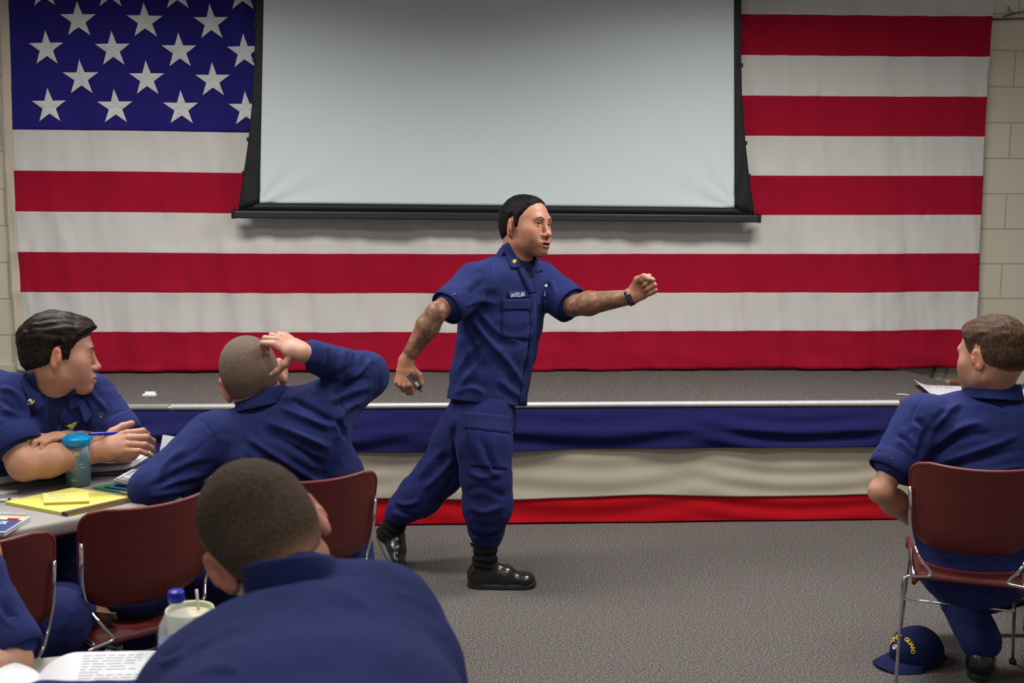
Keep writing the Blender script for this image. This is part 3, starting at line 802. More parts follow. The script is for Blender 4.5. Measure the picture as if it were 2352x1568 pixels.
# ------------------------------------------------------------------ hands
def hand(s, W, fdir, dorsal, side, curl=None, thumb=None, size=1.0, spread=0.0):
    """adds palm, four fingers and a thumb to s. side=+1: thumb lies at +x (x = fdir x dorsal).
    curl: 4 x 3 bend angles in degrees; thumb: three directions (x, y, z) for its bones"""
    y = nrm(fdir); z = nrm(np.asarray(dorsal) - y*(np.asarray(dorsal) @ y)); x = np.cross(y, z)*side
    def L(a, b, c): return np.asarray(W) + size*(x*a + y*b + z*c)
    s.seg(L(.004, -.005, 0), L(.004, .03, 0), (.028*size, .019*size), (.036*size, .0165*size), side=x, k=.012)
    s.seg(L(.004, .03, 0), L(.002, .078, .001), (.036*size, .0165*size), (.039*size, .0125*size), side=x, k=.012)
    s.ell(L(.024, .028, -.010), np.array([.016, .026, .013])*size, np.stack([x, y, z], 1), k=.012)
    curl = curl if curl is not None else [(18, 25, 15)]*4
    roots = [(.029, .084, .002), (.0105, .089, .004), (-.009, .086, .003), (-.027, .078, .0)]
    lens = [(.043, .026, .021), (.047, .030, .022), (.043, .028, .022), (.034, .021, .019)]
    rad = [.0098, .0100, .0095, .0083]
    tips = []
    for f in range(4):
        p = np.array(roots[f]); ang = 0.0; sp = math.radians(spread)*(1.2 - .8*f)
        pts = [L(*(p + np.array([0, -.02, -.001]))), L(*p)]
        for b in range(3):
            ang += math.radians(curl[f][b])
            d = np.array([math.sin(sp)*math.cos(ang), math.cos(sp)*math.cos(ang), -math.sin(ang)])
            p = p + d*lens[f][b]; pts.append(L(*p))
        r = rad[f]*size
        s.chain(pts, [r*1.0, r*1.12, r*1.02, r*.93, r*.8], k=.0035)
        tips.append(pts[-1])
    th = thumb or [(.62, .75, -.25), (.35, .9, -.2), (.25, .95, -.1)]
    p = np.array([.022, .014, -.006]); pts = [L(*p)]
    for d, l in zip(th, (.042, .034, .027)):
        p = p + nrm(d)*l; pts.append(L(*p))
    s.chain(pts, [.0145*size, .0125*size, .0112*size, .009*size], k=.006)
    return tips + [pts[-1]], L
FIST = [(82, 98, 60), (84, 100, 62), (84, 100, 62), (82, 98, 60)]
def arm(s, sh, el, wr, r=(.05, .043, .047, .029), wside=None, k=.02):
    """upper arm, elbow, forearm with its bulge, wrist"""
    s.seg(sh, el, r[0], r[1], k=k)
    m = np.asarray(el)*.72 + np.asarray(wr)*.28
    s.seg(el, m, r[1], r[2], k=k); s.seg(m, wr, r[2], r[3], k=k)

# ------------------------------------------------------------------ sewn-on patches
class Skinner:
    """lays flat shapes onto a finished garment"""
    def __init__(s, V, Q): s.bvh = BVHTree.FromPolygons([Vector(v) for v in V], [tuple(int(i) for i in q) for q in Q])
    def hit(s, px, py, lift=.002):
        d = Vector(nrm(ray(px, py))); h = s.bvh.ray_cast(Vector(EYE), d)
        if h[0] is None:
            q = s.bvh.find_nearest(Vector(at(px, py, s.dflt)))
            return np.array(q[0]) + np.array(q[1])*lift
        n = np.array(h[1]); n = n if n @ np.array(d) < 0 else -n
        return np.array(h[0]) + n*lift
    dflt = 4.8
    def patch(s, corners, nu=10, nv=6, lift=.002):
        A, B, C_, D = [np.asarray(c, float) for c in corners]; mb = MB()
        def fn(u, v):
            p = A*(1-u)*(1-v) + B*u*(1-v) + C_*u*v + D*(1-u)*v; return s.hit(p[0], p[1], lift)
        mb.grid(fn, nu, nv); return mb
    def strip(s, pts, w, lift=.0015, n=8):
        P_ = smooth_path(pts, n); T = np.gradient(P_, axis=0); T /= np.linalg.norm(T, axis=1)[:, None]; N = np.stack([-T[:, 1], T[:, 0]], 1)
        mb = MB(); V = []
        for p, q in zip(P_, N):
            for k in (-.5, 0, .5): c = p + q*k*w; V.append(s.hit(c[0], c[1], lift))
        n_ = len(P_); mb.add(V, [(3*i+k, 3*i+k+1, 3*i+k+4, 3*i+k+3) for i in range(n_-1) for k in range(2)]); return mb
    def shape(s, tris_xy, faces, lift=.003):
        return MB().add([s.hit(x, y, lift) for x, y in tris_xy], faces)
    def button(s, px, py, r, mt, root, name='button'):
        c = s.hit(px, py, .001); e = 1.5; n = nrm(np.cross(s.hit(px+e, py, 0)-s.hit(px-e, py, 0), s.hit(px, py-e, 0)-s.hit(px, py+e, 0)))
        if n @ BACK < 0: n = -n
        R = frame(n, UP) @ np.array(Matrix.Rotation(math.radians(-90), 3, 'X'))
        mb = MB(); mb.lathe([(0, .0012), (r*.55, .0012), (r*.75, .003), (r*.95, .0028), (r, 0)], c, 18, R=R); return mb.build(name, mt, root)
def text_tris(body, bold=0.0):
    """2-D triangles of a line of lettering, unit height, left aligned"""
    cu = bpy.data.curves.new('lettering', 'FONT'); cu.body = body; cu.size = 1.0; cu.offset = bold; cu.resolution_u = 3
    o = bpy.data.objects.new('lettering', cu); COL.objects.link(o)
    bpy.context.view_layer.update()
    me = bpy.data.meshes.new_from_object(o.evaluated_get(bpy.context.evaluated_depsgraph_get()))
    V = np.array([v.co[:2] for v in me.vertices]); Fc = [tuple(p.vertices) for p in me.polygons]
    bpy.data.objects.remove(o); bpy.data.curves.remove(cu); bpy.data.meshes.remove(me)
    V[:, 0] -= V[:, 0].min(); return V, Fc
# ================================================================== clothing helpers
def garment(name, s, root, mt, folds=(), seams=(), amp=.004, scale=7.0, seed=0, smooth=2):
    V, Q = s.mesh(smooth); V = drape(V, Q, folds, seams, amp, scale, None, seed)
    o = mesh(name, V, Q, mt, root); return o, V, Q
def collar(root, C, side, fwd, up, r=.066, stand=.03, fall=.05, open_deg=150, drop=.03, lean=0.0, mt=None, flare=.02, tip=.03, name='collar', rb=None):
    """folded shirt collar around the neck; C = centre of the neck opening"""
    side, fwd, up = nrm(side), nrm(fwd), nrm(up); C = np.asarray(C, float); rb = rb or r*.95
    n = 44; V = []; rows = 7
    for i in range(n+1):
        th = math.radians(-open_deg + 2*open_deg*i/n); fr = max(0, -math.cos(th))            # 0 at the back .. 1 in front
        rad = side*math.sin(th)*1.0 - fwd*math.cos(th)*(rb/r)
        end = max(0.0, (abs(math.degrees(th)) - open_deg*.62)/(open_deg*.38))
        top = C + rad*r + up*(stand - drop*fr - lean*fr)
        prof = [(0.0, -stand*1.2), (.002, -stand*.4), (.003, 0.0), (.007, .002), (.011, -fall*.3), (.012 + flare*.6, -fall*.75), (.012 + flare, -fall*1.0 - tip*end)]
        for q, (o_, h_) in enumerate(prof): V.append(top + nrm(rad)*o_*(1 + .5*end*(q > 3)) + up*(h_))
    Fq = [(i*rows+j, i*rows+j+1, (i+1)*rows+j+1, (i+1)*rows+j) for i in range(n) for j in range(rows-1)]
    return mesh(name, V, Fq, mt or M['navy'], root, solid=.003, subd=1)
def tone_body(head_, parts, tone, inks=()):
    """one continuous body mesh: head and neck with the limbs that run on under the clothes"""
    V, Q = join([(head_['V'], head_['Q'])] + parts); T = np.concatenate([head_['T']] + [np.tile(np.asarray(tone), (len(p[0]), 1)) for p in parts])
    I = np.zeros(len(V))
    for a, b, r0, r1 in inks:                     # tattooed stretch of a limb, a -> b
        v = b - a; t = ((V - a) @ v)/(v @ v); d = np.linalg.norm(V - a - t[:, None]*v, axis=1)
        I = np.maximum(I, np.clip((t-r0)/.03, 0, 1)*np.clip((r1-t)/.03, 0, 1)*(d < .075))
    return V, Q, T, I
def add_body(root, name, B):
    V, Q, T, I = B
    return mesh(name, V, Q, M['skin'], root, attrs={'tone': T, 'ink': np.stack([I, I, I], 1)})
def add_hair(root, h, mt, name='hair'):
    return mesh(name, h['hV'], h['hQ'], mt, root, attrs={'tone': h['hT'], 'fade': h['hF'], 'scalp': h['hS']})
def lettering(sk, root, body, p0, p1, hpx, mt, name, shear=0.0, lift=.0025, bold=.0):
    """letters from pixel p0 (lower left) towards p1, hpx tall, sewn onto the cloth"""
    V, Fc = text_tris(body, bold); V = V/np.array([V[:, 0].max(), .72])
    p0, p1 = np.asarray(p0, float), np.asarray(p1, float); ex = p1 - p0; ey = np.array([-ex[1], ex[0]])/np.linalg.norm(ex)*-1
    ey = np.array([ex[1], -ex[0]])/np.linalg.norm(ex)
    P_ = p0 + V[:, :1]*ex + V[:, 1:]*ey*hpx + V[:, 1:]*shear*np.array([1, 0])
    return sk.shape(P_, Fc, lift).build(name, mt, root, smooth=False)

# ================================================================== the presenter
pr = thing('person', 'person in navy uniform with tattooed forearms striding across the carpet, fist held out', 'person', on_z(1120, 1345, 0))
TAN = np.array(TAN_ := TONE['tan'])
SD = view(.74, 0, -.67); FW = view(.67, 0, .74)           # his left-hand side, his chest direction
rS, lS = at(1094, 650, 4.70), at(1238, 646, 4.94)
rE, rW = at(1002, 718, 4.54), at(933, 827, 4.58)
lE, lW = at(1316, 702, 4.80), at(1449, 682, 4.66)
HC = at(1208, 522, 4.80)
hair_p = dict(top=.008, side=.005, fade=.02, fadew=.05, edge=.036, mid=.006, skinfade=.014, skinmix=.45,
              line=[(-.13, -.075), (-.06, -.062), (-.035, -.05), (-.022, .012), (.002, .024), (.006, -.022), (.018, -.022), (.026, .012), (.04, .034), (.055, .058), (.075, .078), (.09, .086), (.12, .09)],
              tuft=.0022, comb=(70, 45, 60))
hd = head(HC, view(.77, -.02, .64), nrm(np.array([0, 0, 1.0]) + .16*RIGHT), at(1180, 618, 4.83), TAN, hair_p, scale=1.07, vox=.0018, mouth=.0028, smile=.003, stub=.35, neck_r=.060)
sR = Sdf(.0028); arm(sR, rS, rE, rW, (.050, .039, .045, .027))
hf = view(-.12, -1, .12); hdors = view(-.25, .12, 1)
sR.seg(rW, rW + .02*hf, (.029, .022), (.031, .022), side=np.cross(hf, hdors))
tipsR, LR = hand(sR, rW + .012*hf, hf, hdors, -1, curl=[(52, 85, 45), (62, 88, 50), (68, 92, 52), (72, 95, 55)], thumb=[(.75, .62, -.45), (.25, .95, -.4), (.0, .95, -.35)], size=1.02)
sL = Sdf(.0028); arm(sL, lS, lE, lW, (.052, .042, .049, .030))
gf = view(.82, .5, .12); gd = view(.15, 0, -1)
sL.seg(lW, lW + .02*gf, (.030, .023), (.031, .023), side=np.cross(gf, gd))
hand(sL, lW + .01*gf, gf, gd, 1, curl=FIST, thumb=[(.55, .8, -.45), (-.15, .85, -.55), (-.62, .35, -.45)], size=1.06)
core = Sdf(.007); core.seg(at(1112, 930, 4.86), at(1160, 690, 4.83), (.15, .1), (.17, .11), side=SD); core.seg(at(1160, 690, 4.83), at(1178, 612, 4.83), .1, .06); core.seg(rS, lS, .05, k=.03)
core.chain([at(1114, 950, 4.80), at(1122, 1110, 4.72), at(1115, 1255, 4.81)], [.09, .062, .045]); core.chain([at(1078, 955, 4.93), at(995, 1108, 4.96), at(930, 1162, 4.99)], [.09, .062, .03])
B = tone_body(hd, [sR.mesh(2), sL.mesh(2), core.mesh(1)], TAN, [(rE, rW, -.35, .92), (lE, lW, -.3, .98)])
add_body(pr, 'body', B)
M['hair_black'] = hair_mat('hair_black', srgb(9, 7, 7), srgb(26, 21, 20), (110, 60, 90), .6)
add_hair(pr, hd, M['hair_black']); eyes(pr, hd['A'], None, look=(8, -2)); brows(pr, hd['A'], hd, .003)

# shirt
s = Sdf(.0042)
cx = [(1119, 922, .192, .132), (1126, 862, .188, .125), (1141, 800, .195, .128), (1150, 740, .202, .132), (1160, 685, .205, .132), (1168, 648, .185, .115)]
for a, b in zip(cx[:-1], cx[1:]):
    s.seg(at(a[0], a[1], 4.85), at(b[0], b[1], 4.84 if b[1] > 660 else 4.83), (a[2], a[3]), (b[2], b[3]), side=SD, k=.02)
s.seg(rS - .01*SD, lS + .01*SD, .074, .07, k=.05); s.seg(at(1166, 655, 4.84), at(1178, 612, 4.84), .10, .064, k=.04)
rC = at(1028, 706, 4.58); s.seg(rS, rS*.25 + rC*.75, .082, .074, k=.03)
lC = at(1309, 699, 4.82); s.seg(lS, lS*.25 + lC*.75, .085, .080, k=.03)
s.plane(at(1119, 922, 4.85), view(-.12, -1, 0))
folds = [([(1075, 715), (1120, 780), (1165, 830), (1215, 905)], 9, .008), ([(1090, 700), (1140, 760), (1200, 790)], 8, .005), ([(1050, 860), (1075, 815), (1110, 770)], 9, .008), ([(1045, 900), (1085, 850), (1105, 820)], 8, .006), ([(1115, 905), (1080, 890), (1040, 905)], 8, .005),
         ([(1150, 700), (1100, 690), (1060, 705)], 10, .006), ([(1120, 640), (1085, 670), (1065, 700)], 9, -.006), ([(1165, 560), (1120, 600), (1085, 625)], 9, .005), ([(1225, 720), (1215, 800), (1195, 870)], 7, -.005), ([(1140, 870), (1180, 900), (1200, 915)], 9, .006),
         ([(1262, 640), (1275, 670), (1268, 705)], 8, .007), ([(1285, 650), (1300, 680), (1285, 715)], 8, -.005), ([(1180, 760), (1210, 755), (1230, 745)], 7, -.005), ([(1060, 760), (1090, 800), (1095, 850)], 9, -.006)]
shirt, SV, SQ = garment('shirt', s, pr, M['navy'], folds, [([(1130, 600), (1128, 640), (1112, 690), (1090, 720)], 3, -.004)], .004, 8.0, 1)
sk = Skinner(SV, SQ)
def cuff(C, axis, r, w, root, mt=None, flat=1.0, ref=None):
    """turned-up sleeve end: an open band, thick and slightly flared"""
    axis = nrm(axis); u = nrm(np.cross(axis, ref if ref is not None else BACK)); v = np.cross(axis, u)
    mb = MB(); prof = [(r*.84, w*.6), (r*.93, w*.99), (r*.96, w), (r*.985, w*.985), (r*1.01, w*.6), (r*1.03, .004), (r*1.015, -.001), (r*.96, -.004)]
    R = np.stack([u, v*flat, axis], 1); mb.lathe(prof, np.asarray(C), 40, R=R)
    V = np.array(mb.V); V += (noise3(V, 14, 5)*.004)[:, None]*BACK; mb.V = [tuple(p) for p in V]
    return mb.build('cuff', mt or M['navy'], root)
cr = cuff(rS*.36 + rC*.64, rC - rS, .076, .075, shirt); cl = cuff(lS*.38 + lC*.62, lC - lS, .083, .085, shirt)
mb = MB()
BV, BQ = join([(SV, SQ), (B[0], B[1])]); sb_ = Skinner(BV, BQ)
collar(shirt, at(1187, 594, 4.84), SD, FW, nrm(np.array([0, 0, 1.0]) + .15*RIGHT), r=.072, stand=.045, fall=.05, open_deg=100, drop=.035, tip=.01, flare=.02)
sk.patch([(1190, 598), (1223, 592), (1222, 640), (1219, 655)], 8, 10, .003).build('tshirt', M['navy_tee'], pr)
fp = sk.strip([(1219, 640), (1222, 700), (1222, 780), (1212, 850), (1198, 928)], 15, .004).build('placket', M['navy'], shirt, solid=.003)
sk.strip([(1194, 612), (1206, 640), (1220, 672)], 14, .006).build('lapel', M['navy'], shirt, solid=.003)
sk.strip([(1226, 612), (1228, 640), (1226, 672)], 10, .006).build('lapel', M['navy'], shirt, solid=.003)
sk.patch([(1151, 687), (1216, 685), (1216, 711), (1151, 712)], 10, 5, .004).build('pocket_flap', M['navy'], shirt, solid=.003)
sk.patch([(1154, 711), (1216, 710), (1216, 782), (1150, 774)], 10, 8, .0015).build('pocket', M['navy'], shirt, solid=.002)
sk.patch([(1249, 688), (1258, 688), (1256, 712), (1248, 710)], 3, 4, .006).build('pocket_flap', M['navy'], shirt, solid=.004)
tp = sk.patch([(1165, 669), (1214, 667), (1214, 684), (1165, 685)], 8, 3, .003).build('name_tape', M['navy'], shirt, solid=.001)
lettering(sk, tp, 'SANTILLAN', (1171.5, 682.5), (1203, 680.0), 9.5, M['thread_white'], 'lettering', lift=.0065, bold=.015)
tp = sk.patch([(1248, 667), (1260, 667), (1260, 681), (1248, 681)], 3, 3, .003).build('name_tape', M['navy'], shirt, solid=.001)
lettering(sk, tp, 'U.S. CO', (1249.5, 679), (1261, 679), 8.5, M['thread_white'], 'lettering', lift=.0065, bold=.015)
pts = [(1249, 657), (1252, 655), (1253, 652), (1255, 655), (1257, 651), (1258.5, 655), (1260, 655), (1259, 659), (1256, 660), (1253, 658)]
sk.shape(pts, [tuple(range(len(pts)))], .004).build('breast_pin', M['thread_white'], shirt, smooth=False)
def pin(cx_, cy_, k, mt, lift=.02):
    pts = [(cx_ + k*a, cy_ + k*b) for a, b in ((-4, -4), (0, -5), (4, -3), (4, 1), (1, 5), (-1, 3), (-3, 1))]
    return pts
def float_pin(root, P, n, size, mt, shape, name='collar_pin'):
    R = frame(n, UP); mb = MB(); V = [np.asarray(P) + (R[:, 0]*a + R[:, 2]*b)*size for a, b in shape]; k = len(V)
    mb.add(V + [v + R[:, 1]*.0025 for v in V], [tuple(range(k)), tuple(range(2*k-1, k-1, -1))] + [(i, (i+1) % k, k+(i+1) % k, k+i) for i in range(k)])
    return mb.build(name, mt, root, smooth=False)
sb_.patch([(1156, 566), (1174, 618), (1199, 614), (1170, 556)], 10, 8, .008).build('collar_flap', M['navy'], shirt, solid=.004)
sb_.patch([(1224, 590), (1226, 628), (1246, 622), (1238, 600)], 6, 6, .007).build('collar_flap', M['navy'], shirt, solid=.004)
PP = sb_.hit(1180, 605, .012); float_pin(shirt, PP, view(.1, .2, 1), .010, M['thread_gold'], [(-.8, .7), (0, .9), (.8, .5), (.9, -.2), (.3, -1), (-.2, -.6), (-.7, -.2)])
skc = sk
c = np.asarray(rS*.36 + rC*.64); 
def disc(root, P, n, r, mt, name='button'):
    R = frame(n, UP) @ np.array(Matrix.Rotation(math.radians(-90), 3, 'X')); mb = MB()
    mb.lathe([(0, .0015), (r*.55, .0015), (r*.75, .0035), (r*.95, .003), (r, -.002)], P, 18, R=R); return mb.build(name, mt, root)
disc(cr, at(1043, 674, 4.53), view(-.15, .35, 1), .0085, M['button'])
sk.button(1197, 924, .006, M['silver'], shirt, 'snap')

# watch and remote
wx = nrm(gf*.4 + (lW - lE)); u = nrm(np.cross(wx, BACK)); v = np.cross(wx, u)
mb = MB(); mb.lathe([(.0315, -.011), (.0345, -.012), (.0355, 0), (.0345, .012), (.0315, .011)], lW - .004*wx, 36, R=np.stack([u, v*.86, wx], 1))
wt = mb.build('watch', M['boot'], pr)
mb = MB(); mb.box(lW - .004*wx + v*-.031, (.03, .008, .026), np.stack([u, v, wx], 1)); mb.build('watch_case', M['bar_black'], wt, smooth=False, bevel=.003)
for k in (-.35, .25, .8):
    a = math.pi*.5 + k
    disc(wt, lW - .004*wx + (u*math.sin(k)*.036 + BACK*.0)*.7 + nrm(BACK - wx*(BACK @ wx))*.0315*math.cos(k*.7), BACK, .0022, M['silver'], 'watch_stud')
r0, r1 = at(944, 866, 4.53), at(965, 892, 4.50); dr = nrm(r1 - r0); nn = nrm(BACK + .35*RIGHT); nn = nrm(nn - dr*(nn @ dr)); Rm = np.stack([np.cross(dr, nn), dr, nn], 1)
M['remote_black'] = mat('remote_black', srgb(16, 16, 18), .22, spec=.6); M['remote_grey'] = mat('remote_button', srgb(92, 104, 108), .4)
rm_ = thing('presentation_remote', 'small black presentation remote held in the presenter\'s lower hand', 'remote', (r0 + r1)/2)
mb = MB(); mb.box((r0*.9 + r1*1.1)/2 - dr*.012, (.024, .082, .014), Rm); mb.build('case', M['remote_black'], rm_, smooth=False, bevel=.005)
mb = MB(); mb.box((r0 + r1)/2 + dr*.012 + nn*.008, (.011, .022, .003), Rm); mb.build('button_pad', M['remote_grey'], rm_, smooth=False, bevel=.001)

# trousers
s = Sdf(.0048)
s.seg(at(1112, 908, 4.85), at(1106, 968, 4.85), (.148, .102), (.166, .122), side=SD, k=.03)
s.chain([at(1110, 950, 4.80), at(1112, 1020, 4.76), at(1116, 1095, 4.73), at(1120, 1160, 4.75), at(1117, 1212, 4.79)], [.118, .112, .100, .099, .074], k=.03)
s.seg(at(1117, 1212, 4.79), at(1117, 1232, 4.80), .072, .062, k=.012)
s.chain([at(1085, 960, 4.92), at(1055, 1015, 4.94), at(1012, 1085, 4.96), at(962, 1140, 4.98), at(925, 1168, 4.99)], [.115, .112, .096, .088, .066], k=.03)
s.seg(at(925, 1168, 4.99), at(913, 1178, 5.0), .066, .055, k=.012)
folds = [([(1085, 1010), (1110, 1060), (1150, 1100)], 8, .007), ([(1100, 1000), (1125, 1050), (1140, 1090)], 6, -.006), ([(1135, 995), (1130, 1040), (1150, 1080)], 6, .006), ([(1070, 1080), (1110, 1095), (1165, 1080)], 8, .006), ([(1065, 1125), (1115, 1120), (1165, 1145)], 9, -.006), ([(1075, 1160), (1110, 1175), (1160, 1160)], 9, .007), ([(1080, 1205), (1115, 1218), (1150, 1208)], 6, .008), ([(1085, 1225), (1115, 1232), (1150, 1222)], 4, -.006),
         ([(1020, 1030), (990, 1060), (960, 1100)], 9, .007), ([(1045, 1050), (1010, 1090), (965, 1130)], 8, .006), ([(1050, 1080), (1020, 1130), (985, 1165)], 8, -.006), ([(905, 1150), (935, 1158), (965, 1150)], 6, .008), ([(900, 1165), (930, 1178), (960, 1185)], 5, -.006), ([(1040, 930), (1045, 980), (1050, 1060)], 6, -.006), ([(1055, 935), (1052, 1000), (1062, 1080)], 4, .004)]
trousers, TV, TQ = garment('trousers', s, pr, M['navy_trouser'], folds, (), .005, 8.0, 4)
sk = Skinner(TV, TQ)
sk.patch([(1069, 945), (1172, 955), (1170, 996), (1068, 984)], 14, 6, .004).build('cargo_flap', M['navy_trouser'], trousers, solid=.004)
sk.patch([(1074, 984), (1168, 995), (1164, 1078), (1082, 1070)], 14, 10, .003).build('cargo_pocket', M['navy_trouser'], trousers, solid=.003)

# boots
def boot(root, ankle, heel, toe, up, shaft_top, sd, label=None, roll=0.0, vox=.004):
    """laced leather boot: sole, upper, cloth shaft, laces"""
    f = nrm(toe - heel); L = np.linalg.norm(toe - heel); up = nrm(up - f*(up @ f))
    P = lambda a, h, l=0.0: heel + f*L*a + up*h + sd*l
    s = Sdf(vox)
    s.seg(P(.12, .045), P(.16, .05), (.034, .04), side=sd, k=.02); s.seg(P(.14, .04), P(.55, .045), (.036, .036), (.042, .040), side=sd, k=.03)
    s.seg(P(.55, .043), P(.84, .034), (.045, .035), (.043, .027), side=sd, k=.02); s.ell(P(.86, .034), np.array([.043, .04, .026]), np.stack([sd, f, up], 1), k=.02)
    s.seg(P(.2, .07), ankle, (.038, .046), (.044, .05), side=sd, k=.03)
    s.seg(P(.3, .075), P(.55, .06), .03, .03, k=.03)
    s.plane(P(0, .014), -up)
    V, Q = s.mesh(2); V = V + normals(V, Q)*(noise3(V, 30, 3)*.0016)[:, None]
    bo = mesh('boot', V, Q, M['boot'], root)
    s = Sdf(vox); s.seg(P(.13, .012), P(.13, .014), (.038, .048), side=f*0 + sd, k=.0) if False else None
    mb = MB(); out = []
    for i in range(40):
        a = 2*math.pi*i/40; ca, sa = math.cos(a), math.sin(a); xx = .5 + .52*ca; wv = .048 - .010*(1-xx)*1.0 if xx > .35 else .040
        wv *= (1 - abs(ca)**5)**.5 if abs(ca) < .999 else 0; out.append((xx, wv*np.sign(sa) if abs(sa) > 1e-6 else 0))
    V = []
    for h in (0.0, .006, .02, .024):
        for xx, w in out: V.append(P(xx if h > 0 else .5 + (xx-.5)*.985, h + .006*max(0, (xx-.9)/.1)*(h < .01), w*(1 if h < .023 else .93)))
    n = 40; mb.add(V, [(r*n+i, r*n+(i+1) % n, (r+1)*n+(i+1) % n, (r+1)*n+i) for r in range(3) for i in range(n)] + [tuple(range(n-1, -1, -1)), tuple(range(3*n, 4*n))])
    mb.build('sole', M['rubber'], bo, bevel=.002)
    s = Sdf(vox); s.seg(ankle - .02*up, ankle, (.044, .052), (.045, .05), side=sd, k=.01); s.seg(ankle, shaft_top, .049, .05, k=.01)
    V, Q = s.mesh(1); ax_ = nrm(shaft_top - ankle); tt = (V - ankle) @ ax_
    V = V + normals(V, Q)*(.0028*np.sin(tt*190 + noise3(V, 12, 2)*3))[:, None]
    mesh('shaft', V, Q, M['boot_cloth'], bo)
    for i in range(5):
        a = .30 + .07*i; h = .098 - .011*i
        mb = MB(); mb.tube(smooth_path([P(a, h - .016, .024), P(a + .012, h, .008), P(a + .024, h, -.008), P(a + .012, h - .016, -.024)], 5), .0032, 8); mb.build('lace', M['boot_cloth'], bo)
    return bo
zc = np.array([0, 0, 1.0]); hx = on_z(1076, 1347, 0); tx = on_z(1229, 1347, 0)
fdir = nrm(tx - hx); sdv = np.cross(fdir, zc)
boot(pr, hx + fdir*.068 + zc*.115, hx, tx, zc, at(1117, 1228, 4.80), sdv)
mb = MB(); mb.tube(smooth_path([at(1090, 1262, 4.76), at(1086, 1252, 4.76), at(1081, 1247, 4.76), at(1084, 1254, 4.75)], 5), .003, 8); mb.build('bootlace_end', M['boot_cloth'], pr)
t0 = on_z(905, 1312, 0.012); hh = at(868, 1232, 5.06)
boot(pr, at(897, 1222, 5.03), hh, t0, view(.8, .35, .1), at(926, 1166, 4.99), nrm(np.cross(t0 - hh, view(.8, .35, .1))))
# ================================================================== chairs
M['shell'] = mat('maroon_plastic', srgb(112, 44, 42), .42, var=.06, var_scale=12, bump=.25, bump_scale=420, spec=.4)
M['chrome'] = mat('chrome', srgb(225, 225, 228), .12, 1.0)
M['foot'] = mat('chair_glide', srgb(30, 30, 30), .5)
def make_chair(label, loc, rz, group=None):
    ch = thing('stacking_chair', label, 'chair', loc, rz, group)
    W, z0, z1 = .192, .505, .80
    def outline(v):
        """half width of the back at height fraction v (0 bottom .. 1 top), corners rounded"""
        w = W*(1 - .10*(1-v)**2)
        if v > .84: q = (v - .84)/.16; w -= .055*(1 - math.sqrt(max(0, 1 - q*q)))
        if v < .30: q = (.30 - v)/.30; w -= .060*(1 - math.sqrt(max(0, 1 - q*q)))
        return w
    def back(u, v):
        a = 2*u - 1; w = outline(v); x = a*w
        y = -.215 - .075*v + .055*(x/W)**2 + .035*max(0, (.28 - v)/.28)**2
        z = z0 + (z1 - z0)*v + .012*(x/W)**2*(v > .5)*(2*v-1) + .016*(1 - v)*(x/W)**2
        return (x, y, z)
    mb = MB(); mb.grid(back, 28, 26); o = mb.build('backrest', M['shell'], ch, local=True, solid=.010, bevel=0, subd=0)
    mb = MB()                                   # rolled top lip
    edge = [np.array(back(u, 1.0)) for u in np.linspace(0, 1, 29)]
    side_l = [np.array(back(0, v)) for v in np.linspace(0, 1, 27)][4:]; side_r = [np.array(back(1, v)) for v in np.linspace(1, 0, 27)][:-4]
    mb.tube(np.array(side_l + edge[1:-1] + side_r), .0065, 8); mb.build('rim', M['shell'], o, local=True)
    def seat(u, v):
        a = 2*u - 1; w = .205 - .02*(1-v); y = -.20 + .43*v; x = a*w*.9
        z = .432 + .02*v - .018*(1 - a*a)*math.sin(math.pi*min(1, v*1.1)) - .05*max(0, (v - .88)/.12)**2 - .024*max(0, (abs(a) - .86)/.14)**1.5 - .020*max(0, (.08 - v)/.08)**1.5
        return (x, y, z)
    mb = MB(); mb.grid(seat, 28, 26); mb.build('seat', M['shell'], ch, local=True, solid=.012)
    for s in (-1, 1):
        P_ = fillet([(s*.205, -.285, .008), (s*.198, -.245, .428), (s*.105, -.215, .428), (s*.150, -.232, .487), (s*.172, -.190, .53), (s*.186, -.205, .60), (s*.190, -.228, .72)], .022)
        mb = MB(); mb.tube(P_, .0058, 10); mb.build('back_rod', M['chrome'], ch, local=True)
        P_ = fillet([(s*.165, -.215, .426), (s*.172, .17, .430), (s*.190, .215, .008)], .03)
        mb = MB(); mb.tube(P_, .0058, 10); lg = mb.build('front_leg', M['chrome'], ch, local=True)
        for q in ((s*.205, -.285), (s*.190, .215)):
            mb = MB(); mb.lathe([(0, 0), (.012, 0), (.013, .012), (.0065, .02)], (q[0], q[1], 0), 14); mb.build('glide', M['foot'], ch, local=True)
    mb = MB(); mb.tube([(-.183, .19, .2), (.183, .19, .2)], .0048, 8); mb.build('crossbar', M['chrome'], ch, local=True)
    return ch
def chair_at(bt, f):
    """floor point and turn of a chair from the top centre of its back and the way it faces"""
    f = nrm(np.array([f[0], f[1], 0])); return (bt[0] + .27*f[0], bt[1] + .27*f[1], 0), math.atan2(-f[0], f[1])
def copy_tree(o, parent=None):
    c = o.copy(); COL.objects.link(c); c.parent = parent
    for k in list(o.children): copy_tree(k, c)
    return c
CHG = 'maroon stacking chairs'
l_, r_ = chair_at((-.790, 3.09), (-.60, .80))
ch0 = make_chair('empty maroon plastic stacking chair pushed against the left table, back to the camera', l_, r_, CHG)
CHAIRS = [ch0]
